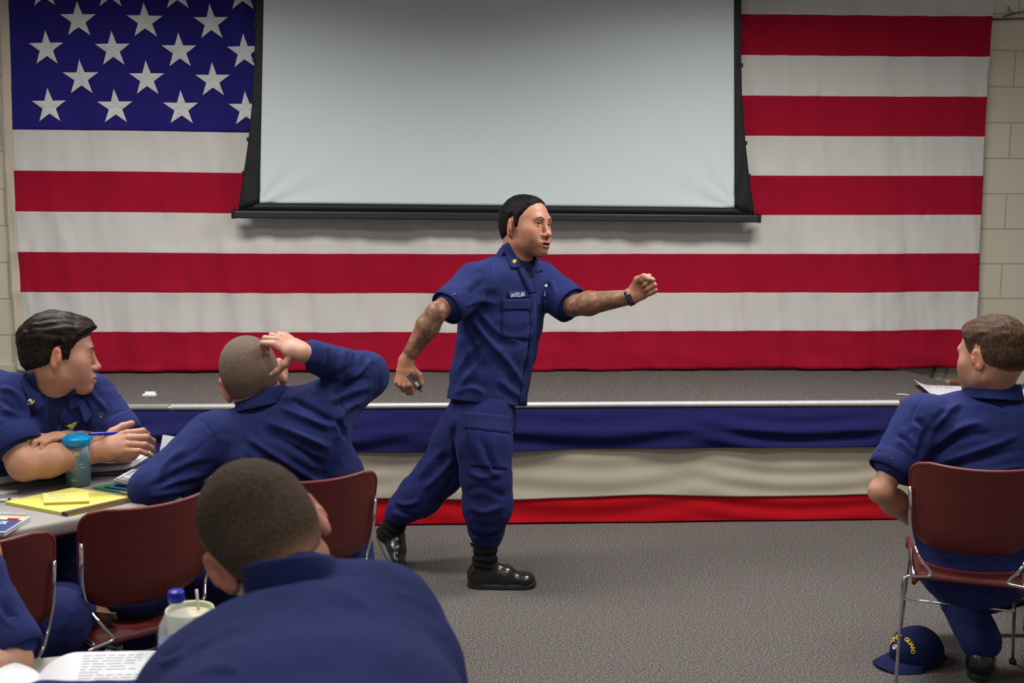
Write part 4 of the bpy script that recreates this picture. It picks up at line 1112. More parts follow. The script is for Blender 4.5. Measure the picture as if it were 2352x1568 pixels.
for bt, f, lab in (((-.375, 3.337), (-.40, .92), 'maroon stacking chair under the person who scratches their head'),
                   ((1.640, 3.389), (.37, .93), 'maroon chrome-legged stacking chair under the person at the right edge'),
                   ((-1.145, 2.75), (-.43, .90), 'maroon stacking chair cut off by the left frame edge, beside navy trouser leg'),
                   ((-1.52, 4.36), (.55, -.83), 'maroon stacking chair mostly hidden under the person with folded arms')):
    c = copy_tree(ch0); p_, r_ = chair_at(bt, f); c.location = p_; c.rotation_euler = (0, 0, r_); c['label'] = lab; CHAIRS.append(c)

# ================================================================== tables
M['table_top'] = mat('grey_blow_moulded_top', srgb(146, 142, 139), .5, var=.03, bump=.2, bump_scale=260, spec=.4)
M['table_leg'] = mat('black_table_steel', srgb(24, 23, 25), .45, .3)
TZ = .74
u = np.array([.775, .632, 0]); n_ = np.array([-.632, .775, 0])
NP = on_z(140, 1196, TZ); TEND = .37; TLEN = 1.83; TW = .61
tb = thing('folding_table', 'long pale grey folding table at left covered with papers and a blue tumbler', 'table', (NP[0], NP[1], 0))
Rt = np.stack([u, n_, np.array([0, 0, 1.0])], 1)
c0 = NP + u*(TEND - TLEN/2) + n_*TW/2
mb = MB(); mb.box(c0 - np.array([0, 0, .022]), (TLEN, TW, .044), Rt); mb.build('tabletop', M['table_top'], tb, smooth=True, bevel=.012)
mb = MB()
for s in (-1, 1): mb.box(c0 + n_*s*.22 - np.array([0, 0, .058]), (TLEN - .2, .03, .03), Rt); 
for q, s in enumerate((-1, 1)):
    mb2 = MB(); mb2.box(c0 + n_*s*.22 - np.array([0, 0, .06]), (TLEN - .2, .03, .03), Rt); mb2.build('frame_rail', M['table_leg'], tb, smooth=False, bevel=.004)
for e in (-1, 1):
    A = c0 + u*e*(TLEN/2 - .28); 
    for s in (-1, 1):
        mb = MB(); P0 = A + n_*s*.22; mb.tube([P0*np.array([1, 1, 0]) + np.array([0, 0, .69]), (P0 + n_*s*.02)*np.array([1, 1, 0]) + np.array([0, 0, 0])], .014, 10); mb.build('leg', M['table_leg'], tb)
    mb = MB(); mb.tube([(A + n_*.225)*np.array([1, 1, 0]) + np.array([0, 0, .12]), (A - n_*.225)*np.array([1, 1, 0]) + np.array([0, 0, .12])], .012, 10); mb.build('leg_brace', M['table_leg'], tb)
# near round table, bottom left
NR = .50; nc = on_z(285, 1494, TZ) - np.array([.02, NR, 0])
tn = thing('round_table', 'pale round table at the bottom left under an open book and a bottle', 'table', (nc[0], nc[1], 0))
M['table_white'] = mat('white_table_top', srgb(166, 164, 156), .5, var=.03, bump=.15, bump_scale=260)
mb = MB(); mb.lathe([(0, TZ), (NR - .012, TZ), (NR - .003, TZ - .004), (NR, TZ - .014), (NR - .004, TZ - .038), (NR - .02, TZ - .044), (0, TZ - .044)], (nc[0], nc[1], 0), 96); mb.build('tabletop', M['table_white'], tn)
mb = MB(); mb.lathe([(.05, TZ - .046), (.05, .08), (.24, .035), (.26, .012), (.26, 0), (0, 0)], (nc[0], nc[1], 0), 40); mb.build('pedestal', M['table_leg'], tn)
# table beyond the right man
rc = np.array([2.62, 4.32, TZ])
tr = thing('folding_table', 'folding table at the right edge, mostly hidden, black leg frame showing under the chair', 'table', (rc[0], rc[1], 0))
mb = MB(); mb.box(rc - np.array([0, 0, .022]), (1.0, .6, .044)); mb.build('tabletop', M['table_top'], tr, bevel=.012)
for s in (-1, 1):
    for e in (-1, 1):
        mb = MB(); mb.tube([rc*np.array([1, 1, 0]) + np.array([e*.4, s*.22, .69]), rc*np.array([1, 1, 0]) + np.array([e*.42, s*.26, .0])], .016, 10); mb.build('leg', M['table_leg'], tr)
qa, qb = at(2240, 1408, 4.32), at(2480, 1344, 4.32)
mb = MB(); mb.tube([qa, qb], .019, 10); mb.build('leg_brace', M['table_leg'], tr)

# ================================================================== things on the left table
M['yellow'] = mat('legal_yellow', srgb(226, 216, 106), .8); M['yellow_pale'] = mat('sticky_yellow', srgb(238, 232, 130), .8); M['yellow_edge'] = mat('yellow_edge', srgb(198, 182, 40), .8)
M['binding'] = mat('brown_binding', srgb(82, 44, 40), .7); M['page'] = mat('page_edge', srgb(206, 204, 204), .85)
M['blue_card'] = mat('blue_card', srgb(34, 92, 176), .6); M['green_card'] = mat('green_card', srgb(26, 120, 52), .6); M['orange_card'] = mat('orange_card', srgb(214, 130, 40), .6)
M['cover_blue'] = mat('navy_cover', srgb(26, 52, 116), .5); M['tan_card'] = mat('tan_card', srgb(222, 190, 140), .7); M['white_plastic'] = mat('white_plastic', srgb(212, 210, 204), .35); M['blue_plastic'] = mat('blue_plastic', srgb(36, 66, 120), .35)
def slab(c, e1, e2, L1, L2, h, m=0, mb=None):
    """flat block on the table: c = corner, e1/e2 edge directions"""
    e1 = nrm([e1[0], e1[1], 0]); e2 = np.asarray([e2[0], e2[1], 0]); e2 = nrm(e2); z = np.array([0, 0, 1.0]); mb = mb or MB()
    V = [c, c + e1*L1, c + e1*L1 + e2*L2, c + e2*L2]; V = V + [v + z*h for v in V]
    return mb.add(V, [(0, 3, 2, 1), (4, 5, 6, 7), (0, 1, 5, 4), (1, 2, 6, 5), (2, 3, 7, 6), (3, 0, 4, 7)], m)
def quad_at(pxs, z): return [on_z(x, y, z) for x, y in pxs]
def print_lines(fn, n, m_, seed, name, parent, u0=.1, u1=.9, v0=.1, v1=.9, w=.35, mt=None):
    """rows of printed text as thin dark dashes on a page given by fn(u, v)"""
    rnd = random.Random(seed); mb = MB()
    for i in range(n):
        v = v0 + (v1 - v0)*i/(n-1); hh = (v1 - v0)/(n-1)*w/2; a = u0
        while a < u1 - .02:
            b = min(u1, a + rnd.uniform(.04, .16)); K = 3
            pts = [np.asarray(fn(a + (b-a)*k/K, v - hh)) for k in range(K+1)] + [np.asarray(fn(a + (b-a)*k/K, v + hh)) for k in range(K, -1, -1)]
            mb.add([p + np.array([0, 0, .0008]) for p in pts], [tuple(range(2*K+2))]); a = b + .018
            if rnd.random() < .07: break
    return mb.build(name, mt or M['ink'], parent, smooth=False)
# legal pad with a block of sticky notes
p2 = on_z(155, 1186, TZ); e1 = (.70, .71); e2 = (-.86, .51)
pad = thing('legal_pad', 'yellow legal pad with brown binding lying at the near edge of the left table', 'notepad', p2)
slab(p2, e1, e2, .21, .255, .010).build('pages', [M['yellow']], pad, smooth=False, bevel=.001)
slab(p2 - .001*np.array([e1[0], e1[1], 0]) + np.array([0, 0, .0]), e1, e2, .212, .022, .0114).build('binding', M['binding'], pad, smooth=False, bevel=.001)
sn = quad_at([(101, 1154), (205, 1150), (203, 1129), (98, 1132)], TZ + .018)
st = thing('sticky_notes', 'block of pale yellow sticky notes lying on the yellow legal pad', 'sticky notes', sn[0])
mb = MB(); low = [p - np.array([0, 0, .0074]) for p in sn]; mb.add(low + sn, [(0, 3, 2, 1)], 1); mb.add(low + sn, [(4, 5, 6, 7)], 0); mb.add(low + sn, [(0, 1, 5, 4), (1, 2, 6, 5), (2, 3, 7, 6), (3, 0, 4, 7)], 1)
mb.build('note_block', [M['yellow_pale'], M['yellow_edge']], st, smooth=False)
fn = lambda a, b: sn[0]*(1-a)*(1-b) + sn[1]*a*(1-b) + sn[2]*a*b + sn[3]*(1-a)*b
print_lines(fn, 4, 1, 3, 'handwriting', st, .12, .5, .2, .85, .18, M['page'])
# spiral notebook
nq = quad_at([(-60, 1218), (10, 1222), (70, 1186), (-60, 1181)], TZ + .012)
nb = thing('spiral_notebook', 'small blue-covered spiral notebook at the left corner of the grey table', 'notebook', nq[0])
mb = MB(); mb.add([p - np.array([0, 0, .0118]) for p in nq] + nq, [(0, 3, 2, 1), (4, 5, 6, 7), (0, 1, 5, 4), (1, 2, 6, 5), (2, 3, 7, 6), (3, 0, 4, 7)]); mb.build('pages', M['page'], nb, smooth=False)
nf = lambda a, b: nq[0]*(1-a)*(1-b) + nq[1]*a*(1-b) + nq[2]*a*b + nq[3]*(1-a)*b
up = lambda h: np.array([0, 0, h])
mb = MB(); mb.grid(lambda a, b: nf(a*.97, .05 + b*.67) + up(.001), 4, 4); cv = mb.build('cover', M['cover_blue'], nb, smooth=False)
mb = MB(); mb.grid(lambda a, b: nf(a*.97, .74 + b*.18) + up(.001), 4, 2); mb.build('cover_band', M['tan_card'], nb, smooth=False)
mb = MB(); mb.grid(lambda a, b: nf(.66 + a*.22, .74 + b*.1) + up(.0016), 2, 2); mb.build('cover_stamp', M['bunt_red'], nb, smooth=False)
V_, F_ = text_tris('BOOK', .02); V_ = V_/V_.max(0); mb = MB(); mb.add([nf(.42 + .34*x, .44 + .18*y) + up(.002) for x, y in V_], F_); mb.build('lettering', M['paper'], cv, smooth=False)
mb = MB(); mb.grid(lambda a, b: nf(.3 + a*.26, .06 + b*.12) + up(.0016), 2, 2); mb.build('cover_stripe', M['page'], cv, smooth=False)
for i in range(14):
    q = nf(.42 + .04*i, .98); mb = MB(); mb.tube([q + np.array([.004*math.cos(a), .006*math.sin(a), .004 + .007*math.sin(a*1.0 + 1.2)]) for a in np.linspace(0, 2*math.pi, 10)], .0009, 5); mb.build('wire_ring', M['chrome'], nb)
# tumbler
M['tumbler_clear'] = mat('clear_wall', srgb(225, 232, 235), .06, spec=.6); M['tumbler_clear'].node_tree.nodes['Principled BSDF'].inputs['Alpha'].default_value = .07
M['lid_blue'] = mat('lid_blue', srgb(0, 138, 196), .3)
m = mat('sea_print', srgb(40, 120, 150), .4); t = NT(m); v = t.coords('Object', (22, 22, 9))
t.link(t.ramp(t.noise(v, 1.0, 3, .6), [(.34, srgb(10, 52, 74)), (.46, srgb(18, 76, 98)), (.56, srgb(40, 100, 122)), (.68, srgb(84, 138, 158))]), t.b.inputs['Base Color']); M['sea'] = m
tc_ = on_z(181, 1114, TZ); tu = thing('tumbler', 'clear double-walled tumbler with blue lid and sea print on the left table', 'tumbler', tc_)
H_ = .139; s_ = F/depth(tc_); r0_, r1_ = 27.5/s_, 32.5/s_
mb = MB(); mb.lathe([(0, .004), (r0_*.93, .004), (r1_*.93, H_ - .004), (r1_*.90, H_ - .004)], tc_, 48); liner = mb.build('printed_liner', M['sea'], tu)
mb = MB(); mb.lathe([(0, 0), (r0_*.96, 0), (r0_, .004), (r1_, H_), (r1_*.965, H_), (r0_*.965, .006), (0, .005)], tc_, 48); mb.build('outer_wall', M['tumbler_clear'], tu)
mb = MB(); mb.lathe([(r1_*1.0, H_ - .008), (r1_*1.04, H_ - .006), (r1_*1.045, H_ + .010), (r1_*1.0, H_ + .014), (r1_*.8, H_ + .017), (r1_*.72, H_ + .020), (r1_*.5, H_ + .023), (0, H_ + .024)], tc_, 48); mb.build('lid', M['lid_blue'], tu)
def decal(cx_, cz, w, h, mt, tail=True, name='fish_print'):
    R_ = lambda z: r0_*.94 + (r1_ - r0_)*.93*z/H_ + .0006
    tow = nrm((EYE - tc_)*np.array([1, 1, 0])); rt = np.array([-tow[1], tow[0], 0]); pts = []
    for k in range(22):
        a = 2*math.pi*k/22; x = .38*w*math.cos(a); z = .5*h*math.sin(a)
        pts.append((x - .1*w, z))
    body = pts; V = []
    def P(x, z): th = (cx_ + x)/R_(cz); return tc_ + tow*R_(cz+z)*math.cos(th) + rt*R_(cz+z)*math.sin(th) + up(cz + z)
    mb = MB(); mb.add([P(*q) for q in body], [tuple(range(22))])
    if tail: mb.add([P(.22*w, 0), P(.5*w, .42*h), P(.44*w, 0), P(.5*w, -.42*h)], [(0, 1, 2), (0, 2, 3)])
    return mb.build(name, mt, liner, smooth=False)
M['fish_yellow'] = mat('fish_yellow', srgb(222, 186, 60), .5); M['fish_red'] = mat('fish_red', srgb(190, 60, 60), .5); M['fish_green'] = mat('fish_green', srgb(60, 180, 70), .5)
M['coral'] = mat('reef_grey', srgb(96, 128, 120), .5); M['sea_pale'] = mat('sea_pale', srgb(90, 182, 210), .5)
decal(-.011, .108, .036, .020, M['fish_yellow']); decal(-.013, .060, .020, .010, M['fish_red']); decal(-.014, .025, .020, .008, M['fish_green']); decal(-.02, .056, .026, .006, M['sea_pale'], False); decal(.016, .064, .024, .006, M['sea_pale'], False); decal(.012, .074, .026, .005, M['sea_pale'], False); decal(-.004, .08, .008, .05, M['coral'], False, 'reef_print')
# thick open binder / stack of papers in front of the left person
def pile(px, z0, h, label, name, mats, n=6, lines=12, seed=1, curl=.0, cat='papers', vrot=False):
    q = quad_at(px, z0); o = thing(name, label, cat, q[0]); rnd = random.Random(seed)
    for k in range(n):
        zz = h*(k+1)/n; j = np.array([rnd.uniform(-.008, .008), rnd.uniform(-.006, .006), 0])*(k < n-1)
        def fn(a, b, zz=zz, j=j, k=k): return q[0]*(1-a)*(1-b) + q[1]*a*(1-b) + q[2]*a*b + q[3]*(1-a)*b + j + up(zz + curl*max(0, a - .62)**2*4*(k+1)/n + .002*math.sin(a*5 + k))
        mb = MB(); mb.grid(fn, 14, 8); s_ = mb.build('page', mats[min(k, len(mats)-1)], o, solid=h/n*.7, solid_off=-1)
    if lines: print_lines(lambda a, b: fn(a, b), lines, 1, seed, 'print', s_, .08, .94, .1, .9)
    return o
pile([(92, 1095), (300, 1092), (352, 1060), (150, 1058)], TZ + .001, .028, 'thick stack of printed pages on blue folder before the arms of the left person', 'paper_stack', [M['blue_card'], M['orange_card'], M['blue_card'], M['paper']], 7, 13, 5, .02)
pile([(258, 1132), (345, 1144), (395, 1120), (290, 1108)], TZ + .001, .006, 'green folder lying under a blue folder beside the dark elbow', 'folder', [M['orange_card'], M['green_card']], 2, 0, 3, cat='folder') if False else None
q = quad_at([(212, 1121), (330, 1143), (390, 1128), (262, 1112)], TZ + .001); fo = thing('folder', 'green folder with orange edge on the table beside the sleeved elbow', 'folder', q[0])
mb = MB(); mb.add(q + [p + up(.003) for p in q], [(0, 3, 2, 1), (4, 5, 6, 7), (0, 1, 5, 4), (1, 2, 6, 5), (2, 3, 7, 6), (3, 0, 4, 7)]); mb.build('cover', M['green_card'], fo, smooth=False)
mb = MB(); qq = [q[0]*.45 + q[1]*.55, q[1], q[1]*.8 + q[2]*.2, q[0]*.5 + q[1]*.4 + q[2]*.1]; mb.add([p + up(.0034) for p in qq], [(0, 1, 2, 3)]); mb.build('printed_edge', M['orange_card'], fo, smooth=False)
q = quad_at([(240, 1120), (330, 1132), (390, 1112), (300, 1104)], TZ + .0045); fo = thing('folder', 'blue folder lying on top of the green folder by the elbow', 'folder', q[0])
mb = MB(); mb.add(q + [p + up(.004) for p in q], [(0, 3, 2, 1), (4, 5, 6, 7), (0, 1, 5, 4), (1, 2, 6, 5), (2, 3, 7, 6), (3, 0, 4, 7)]); mb.build('cover', M['blue_card'], fo, smooth=False)
pile([(266, 1114), (335, 1124), (372, 1098), (305, 1092)], TZ + .009, .022, 'short stack of white handouts on the blue folder by the elbow', 'handouts', [M['paper']], 4, 9, 8)
# folded name card standing on the table
q = [on_z(363, 1056, TZ), on_z(420, 1066, TZ)]; nm = thing('tent_card', 'white tent card standing on the left table behind the raised shoulder', 'tent card', q[0])
f0, f1 = q; bk = nrm(np.cross(f1 - f0, up(1)))*-.05; top = [f0 + bk*.5 + up(.082), f1 + bk*.5 + up(.082)]
mb = MB(); mb.add([f0, f1, top[1], top[0]], [(0, 1, 2, 3)]); fr = mb.build('front_panel', M['paper'], nm, smooth=False, solid=.0006); mb = MB(); mb.add([f0 + bk, f1 + bk, top[1], top[0]], [(3, 2, 1, 0)]); mb.build('back_panel', M['paper'], nm, smooth=False, solid=.0006)
tf = lambda a, b: f0*(1-a)*(1-b) + f1*a*(1-b) + top[1]*a*b + top[0]*(1-a)*b - nrm(bk)*.0015
V_, F_ = text_tris('DAN', .01); V_ = V_/V_.max(0); mb = MB(); mb.add([tf(.62 + .36*x, .93 + .05*y) for x, y in V_], F_); mb.build('lettering', M['ink'], fr, smooth=False)
mb = MB(); mb.add([tf(.66, .62), tf(.69, .62), tf(.74, .86), tf(.71, .86)], [(0, 1, 2, 3)]); mb.build('orange_stroke', M['orange_card'], fr, smooth=False)
print_lines(lambda a, b: tf(a, b), 3, 1, 2, 'print', fr, .24, .6, .38, .56, .14)
# small things at the left end
c_ = on_z(18, 1106, TZ); mo = thing('computer_mouse', 'white and blue mouse-shaped gadget at the far left of the table', 'gadget', c_)
s = Sdf(.003); s.ell(c_ + up(.010) + u*-.03, np.array([.07, .034, .017]), Rt, k=.01); s.ell(c_ + up(.009) + u*.03, np.array([.03, .022, .010]), Rt, k=.03); s.plane(c_ + up(.001), -up(1)); V_, F_ = s.mesh(2); mesh('shell', V_, F_, M['white_plastic'], mo)
s = Sdf(.003); s.ell(c_ + up(.020) + u*-.01, np.array([.04, .024, .011]), Rt, k=.01); V_, F_ = s.mesh(2); mesh('top_cover', V_, F_, M['blue_plastic'], mo)
q = quad_at([(-50, 1142), (12, 1136), (40, 1130), (-30, 1126)], TZ + .001); o = thing('envelope', 'white envelope at the far left edge of the table', 'envelope', q[0])
mb = MB(); mb.add(q + [p + up(.006) for p in q], [(0, 3, 2, 1), (4, 5, 6, 7), (0, 1, 5, 4), (1, 2, 6, 5), (2, 3, 7, 6), (3, 0, 4, 7)]); mb.build('sheet', M['paper'], o, smooth=False)
a_, b_ = on_z(-30, 1151, TZ + .005), on_z(44, 1146, TZ + .005); mk_ = thing('marker_pen', 'slim clear pen lying between envelope and legal pad', 'pen', a_)
mb = MB(); mb.tube([a_, b_], .005, 10); mb.build('barrel', M['white_plastic'], mk_); mb = MB(); mb.tube([a_*.25 + b_*.75, a_*.35 + b_*.65], .0054, 10); mb.build('grip', M['ink'], mk_)

# ================================================================== things on the near round table
M['clear'] = mat('clear_plastic', srgb(244, 248, 250), .04); b_ = M['clear'].node_tree.nodes['Principled BSDF']; b_.inputs['Alpha'].default_value = .2
M['cap_blue'] = mat('cap_blue', srgb(20, 36, 170), .35); M['label_blue'] = mat('label_blue', srgb(40, 116, 214), .5); M['label_pale'] = mat('label_pale', srgb(110, 150, 214), .5)
bc = on_z(412, 1580, TZ); bt = thing('water_bottle', 'small clear water bottle with dark blue cap beside the paper bowl', 'bottle', bc)
r = .034; mb = MB(); prof = [(0, .004), (.024, .002), (.031, .006), (r, .016), (r*.97, .04), (r, .05), (r, .096), (r*.99, .102), (r, .108), (r*.92, .125), (r*.66, .142), (.015, .154), (.0125, .160), (.0125, .172)]
mb.lathe(prof, bc, 40); mb.build('plastic_body', M['clear'], bt, solid=.001)
mb = MB(); mb.lathe([(r + .0008, .052), (r + .0008, .094)], bc, 40); lb = mb.build('label_band', M['label_blue'], bt)
tow = nrm((EYE - bc)*np.array([1, 1, 0])); rt_ = np.array([-tow[1], tow[0], 0])
mb = MB(); mb.grid(lambda a, b: bc + (tow*math.cos(-.9 + a*.6) + rt_*math.sin(-.9 + a*.6))*(r + .0014) + up(.056 + .034*b), 8, 3); mb.build('label_panel', M['label_pale'], lb)
mb = MB(); mb.lathe([(0, .188), (.0135, .188), (.0150, .185), (.0152, .170), (.0140, .168)], bc, 28); mb.build('cap', M['cap_blue'], bt)
M['bowl'] = mat('paper_bowl', srgb(196, 204, 168), .5); M['soup'] = mat('soup_cream', srgb(206, 198, 172), .4, var=.15, var_scale=60)
pc = on_z(440, 1516, TZ); bw = thing('paper_bowl', 'pale green paper bowl with plastic spoon behind the water bottle', 'bowl', pc); k_ = .046
mb = MB(); mb.lathe([(0, .003), (.036, .003), (.038, 0), (.0395, .004), (k_*.955, .094), (k_*1.0, .096), (k_*1.03, .101), (k_*1.0, .106), (k_*.94, .104), (k_*.90, .094), (.036, .006), (0, .006)], pc, 48); mb.build('cup_wall', M['bowl'], bw)
mb = MB(); mb.lathe([(0, .0955), (k_*.905, .0955)], pc, 40); mb.build('soup', M['soup'], bw)
a_ = pc + np.array([.012, .02, .09]); mb = MB(); mb.tube([a_, a_ + np.array([-.004, .012, .028]), a_ + np.array([-.006, .016, .042])], .0028, 8); mb.build('spoon', M['white_plastic'], bw)
# open book
ob = [on_z(x, y, TZ) for x, y in ((-120, 1620), (322, 1568), (322, 1535), (105, 1500), (-60, 1520))]
bk_ = thing('open_book', 'thick open book with white pages on the near round table', 'book', on_z(120, 1550, TZ))
E0 = on_z(62, 1640, TZ); sp_ = nrm((on_z(110, 1500, TZ) - E0)*np.array([1, 1, 0])); ac = np.array([sp_[1], -sp_[0], 0])
def page(s, W_, L_, H_):
    def fn(a, b): x = a*W_; return E0 + ac*s*x + sp_*(b*L_ - .03) + up(.006 + H_*(math.sin(min(1, a*3.2)*math.pi/2)**.8)*(1 - .45*a))
    return fn
for s_, W_, H_ in ((1, .235, .042), (-1, .22, .034)):
    fn = page(s_, W_, .19, H_)
    mb = MB(); mb.grid(fn, 30, 10)
    n = len(mb.V); 
    for e in (0.0, 1.0):                                   # page block sides
        for i in range(31): p = np.asarray(fn(i/30, e)); mb.V += [tuple(p), (p[0], p[1], TZ + .002)]
        base = n + (0 if e == 0 else 62)
        mb.F += [(base+2*i, base+2*i+1, base+2*i+3, base+2*i+2) for i in range(30)]; mb.M += [0]*30
    base = len(mb.V)
    for j in range(11): p = np.asarray(fn(1.0, j/10)); mb.V += [tuple(p), (p[0], p[1], TZ + .002)]
    mb.F += [(base+2*j, base+2*j+1, base+2*j+3, base+2*j+2) for j in range(10)]; mb.M += [0]*10
    pg = mb.build('page_block', M['paper'], bk_)
    print_lines(lambda a, b: fn(a, b), 9, 1, 11 + s_, 'print', pg, .35, .8, .35, .9, .25, M['page'])
# ================================================================== cap on the floor
M['cap_cloth'] = cloth_mat('cap_cloth', srgb(24, 28, 66), 900, var=.15)
cc = on_z(2105, 1520, 0); cp = thing('ball_cap', 'dark navy ball cap with gold lettering lying on the carpet under the right chair', 'cap', cc)
cfw = nrm(view(-.93, -.12, .35)*np.array([1, 1, 0])); crt = np.cross(cfw, up(1)); Rc = np.stack([crt, cfw, up(1)], 1)
s = Sdf(.0035); s.ell(cc + up(.042), np.array([.083, .098, .088]), Rc, k=.01); s.plane(cc + up(.006), -up(1), 0); V_, F_ = s.mesh(2); V_ = V_ + normals(V_, F_)*(noise3(V_, 11, 6)*.009)[:, None]
V_[:, 2] = np.maximum(V_[:, 2], .004)
crown = mesh('crown', V_, F_, M['cap_cloth'], cp); skc = Skinner(V_, F_)
def brim(a, b):
    th = (a - .5)*math.radians(150); base = np.array([math.sin(th)*.082, math.cos(th)*.096]); ext = .072*math.cos(th*.98)**.6 if abs(th) < 1.5 else 0
    d = np.array([math.sin(th)*.35, 1.0]); p = base + nrm(d)*ext*b
    return cc + crt*p[0] + cfw*p[1] + up(.022 - .012*b - .016*(abs(p[0])/.08)**2*b)
mb = MB(); mb.grid(brim, 30, 10); mb.build('brim', M['cap_cloth'], cp, solid=.004)
mb = MB(); mb.tube([cc + crt*.02 - cfw*.095 + up(.02), cc - cfw*.115 + up(.012), cc - crt*.03 - cfw*.108 + up(.006)], .006, 8); mb.build('strap', M['cap_cloth'], cp)
for i, chh in enumerate('COAST GUARD'):
    if chh == ' ': continue
    t_ = i/10; th = math.radians(158 - t_*165); px_, py_ = 2068 + 21*math.cos(th) + 4*t_, 1484 - 24*math.sin(th)*.85 + 10*t_
    V_, F_ = text_tris(chh, .03); V_ = V_ - V_.mean(0)*np.array([1, 0]); a_ = th - math.pi/2; R2 = np.array([[math.cos(a_), math.sin(a_)], [-math.sin(a_), math.cos(a_)]])
    P_ = [(px_ + q[0], py_ - q[1]) for q in [(x*13*math.cos(a_) - y*13*math.sin(a_), x*13*math.sin(a_) + y*13*math.cos(a_)) for x, y in V_]]
    skc.dflt = 4.0; skc.shape(P_, F_, .002).build('letter', M['thread_gold'], crown, smooth=False)
skc.button(2056, 1486, .010, M['silver'], crown, 'crest')

# cap left on the empty chair
sc_ = CHAIRS[0]; q = np.array(sc_.location); az = sc_.rotation_euler.z; Rz_ = np.array(Matrix.Rotation(az, 3, 'Z'))
cq = q + Rz_ @ np.array([-.04, -.085, .450]); hat = thing('ball_cap', 'navy ball cap with tan lining lying on the seat of the empty chair', 'cap', cq)
M['tan_lining'] = mat('tan_lining', srgb(120, 98, 74), .8)
s = Sdf(.004); s.ell(cq + Rz_ @ np.array([.06, 0, .03]), np.array([.10, .09, .05]), Rz_, k=.01); s.ell(cq + Rz_ @ np.array([.06, 0, .062]), np.array([.085, .075, .03]), Rz_, k=.01, cut=True); s.plane(cq + np.array([0, 0, -.008]), -up(1)); V_, F_ = s.mesh(2); V_ = V_ + normals(V_, F_)*(noise3(V_, 14, 2)*.006)[:, None]
mesh('crown', V_, F_, M['cap_cloth'], hat)
mb = MB(); mb.grid(lambda a, b: cq + Rz_ @ np.array([-.04 - .075*b*math.sin(a*math.pi)**.7, (a - .5)*.15, .012 + .02*b + .012*math.sin(a*math.pi)]), 20, 8); br_ = mb.build('brim', M['tan_lining'], hat, solid=.003)
# ================================================================== seated people
FAIR = np.array(TONE['fair'])
def hairm(name, a, b, sc=(160, 160, 160), rough=.75): return hair_mat(name, srgb(*a), srgb(*b), sc, rough)
def torso(s, nodes, side, k=.03):
    """nodes: (point, half width, half depth)"""
    for a, b in zip(nodes[:-1], nodes[1:]): s.seg(a[0], b[0], (a[1], a[2]), (b[1], b[2]), side=side, k=k)
def legs(root, hips, knees, feet, mt, r=(.098, .076, .066), boots=True, folds=()):
    s = Sdf(.006); s.seg(hips[0], hips[1], .115, k=.03)
    for h, k_, f in zip(hips, knees, feet):
        s.seg(h, k_, r[0], r[1], k=.03); s.seg(k_, f + np.array([0, 0, .12]), r[1], r[2], k=.03)
    V, Q = s.mesh(2); V = drape(V, Q, folds, (), .006, 9, None, 3); tr_ = mesh('trousers', V, Q, mt, root)
    if boots:
        for h, k_, f in zip(hips, knees, feet):
            d = nrm((k_ - h)*np.array([1, 1, 0])); hl = np.array([f[0], f[1], 0]) - d*.07; boot(root, hl + d*.07 + np.array([0, 0, .11]), hl, hl + d*.28, np.array([0, 0, 1.0]), f + np.array([0, 0, .12]) + nrm(k_ - f - np.array([0, 0, .12]))*.05, np.cross(d, (0, 0, 1)), vox=.006)
    return tr_
BUZZ = [(-.14, -.062), (-.08, -.058), (-.05, -.05), (-.03, -.042), (-.018, .022), (.0, .03), (.012, -.012), (.03, .0), (.045, .035), (.06, .06), (.09, .084), (.12, .088)]

# ---------------------------------------------------------------- the one scratching their head
p2 = thing('person', 'person in navy long-sleeved shirt seen from behind, one hand scratching shaved head', 'person', (-.33, 3.75, 0))
d2 = 3.61
HC = at(582, 868, d2); upv = nrm(UP*.93 - RIGHT*.33 + BACK*-.05); fc = nrm(-BACK + UP*-.02 - RIGHT*.06)
nb = at(606, 925, d2 + .0)
h2 = dict(top=.0035, side=.0025, fade=.03, fadew=.06, edge=.016, line=BUZZ, patches=((.055, -.075, .03, .035, (1.5, 1.42, 1.36)), (-.02, -.09, -.03, .03, (1.22, 1.16, 1.12))), side_tone=(1.12, 1.06, 1.02), tuft=.0006, comb=(120, 120, 120))
hd = head(HC, fc, upv, nb, FAIR, h2, scale=1.09, vox=.0022, neck_r=.056, ear=1.1)
s2 = view(.97, .22, .0); up2 = view(-.22, .97, 0)
R_s, R_e, R_w = at(745, 940, 3.59), at(838, 862, 3.70), at(702, 812, 3.48)
L_s, L_e, L_w = at(488, 1008, 3.59), at(352, 1124, 3.42), at(470, 1128, 3.74)
sa = Sdf(.0026); arm(sa, R_s, R_e, R_w, (.05, .043, .045, .028))
hf = view(-.84, .44, -.20); hdn = view(.22, .62, .74)
sa.seg(R_w, R_w + .025*hf, (.030, .024), (.032, .024), side=np.cross(hf, hdn))
hand(sa, R_w + .018*hf, hf, hdn, -1, curl=[(22, 66, 38), (26, 62, 35), (30, 60, 32), (32, 56, 30)], thumb=[(.85, .15, -.5), (.55, .35, -.65), (.25, .5, -.7)], size=.93, spread=8)
core = Sdf(.008); torso(core, [(at(700, 1250, 3.70), .11, .07), (at(640, 1030, 3.59), .16, .09)], s2); core.seg(L_s, L_e, .05, .04); core.seg(L_e, L_w, .045, .03); core.seg(at(640, 1030, 3.59), nb, .09, .05); core.seg(L_s, R_s, .05)
add_body(p2, 'body', tone_body(hd, [sa.mesh(2), core.mesh(1)], FAIR))
M['hair_buzz'] = hairm('hair_buzz_brown', (88, 74, 64), (122, 106, 94), (260, 260, 260), .85)
add_hair(p2, hd, M['hair_buzz'])
s = Sdf(.0044)
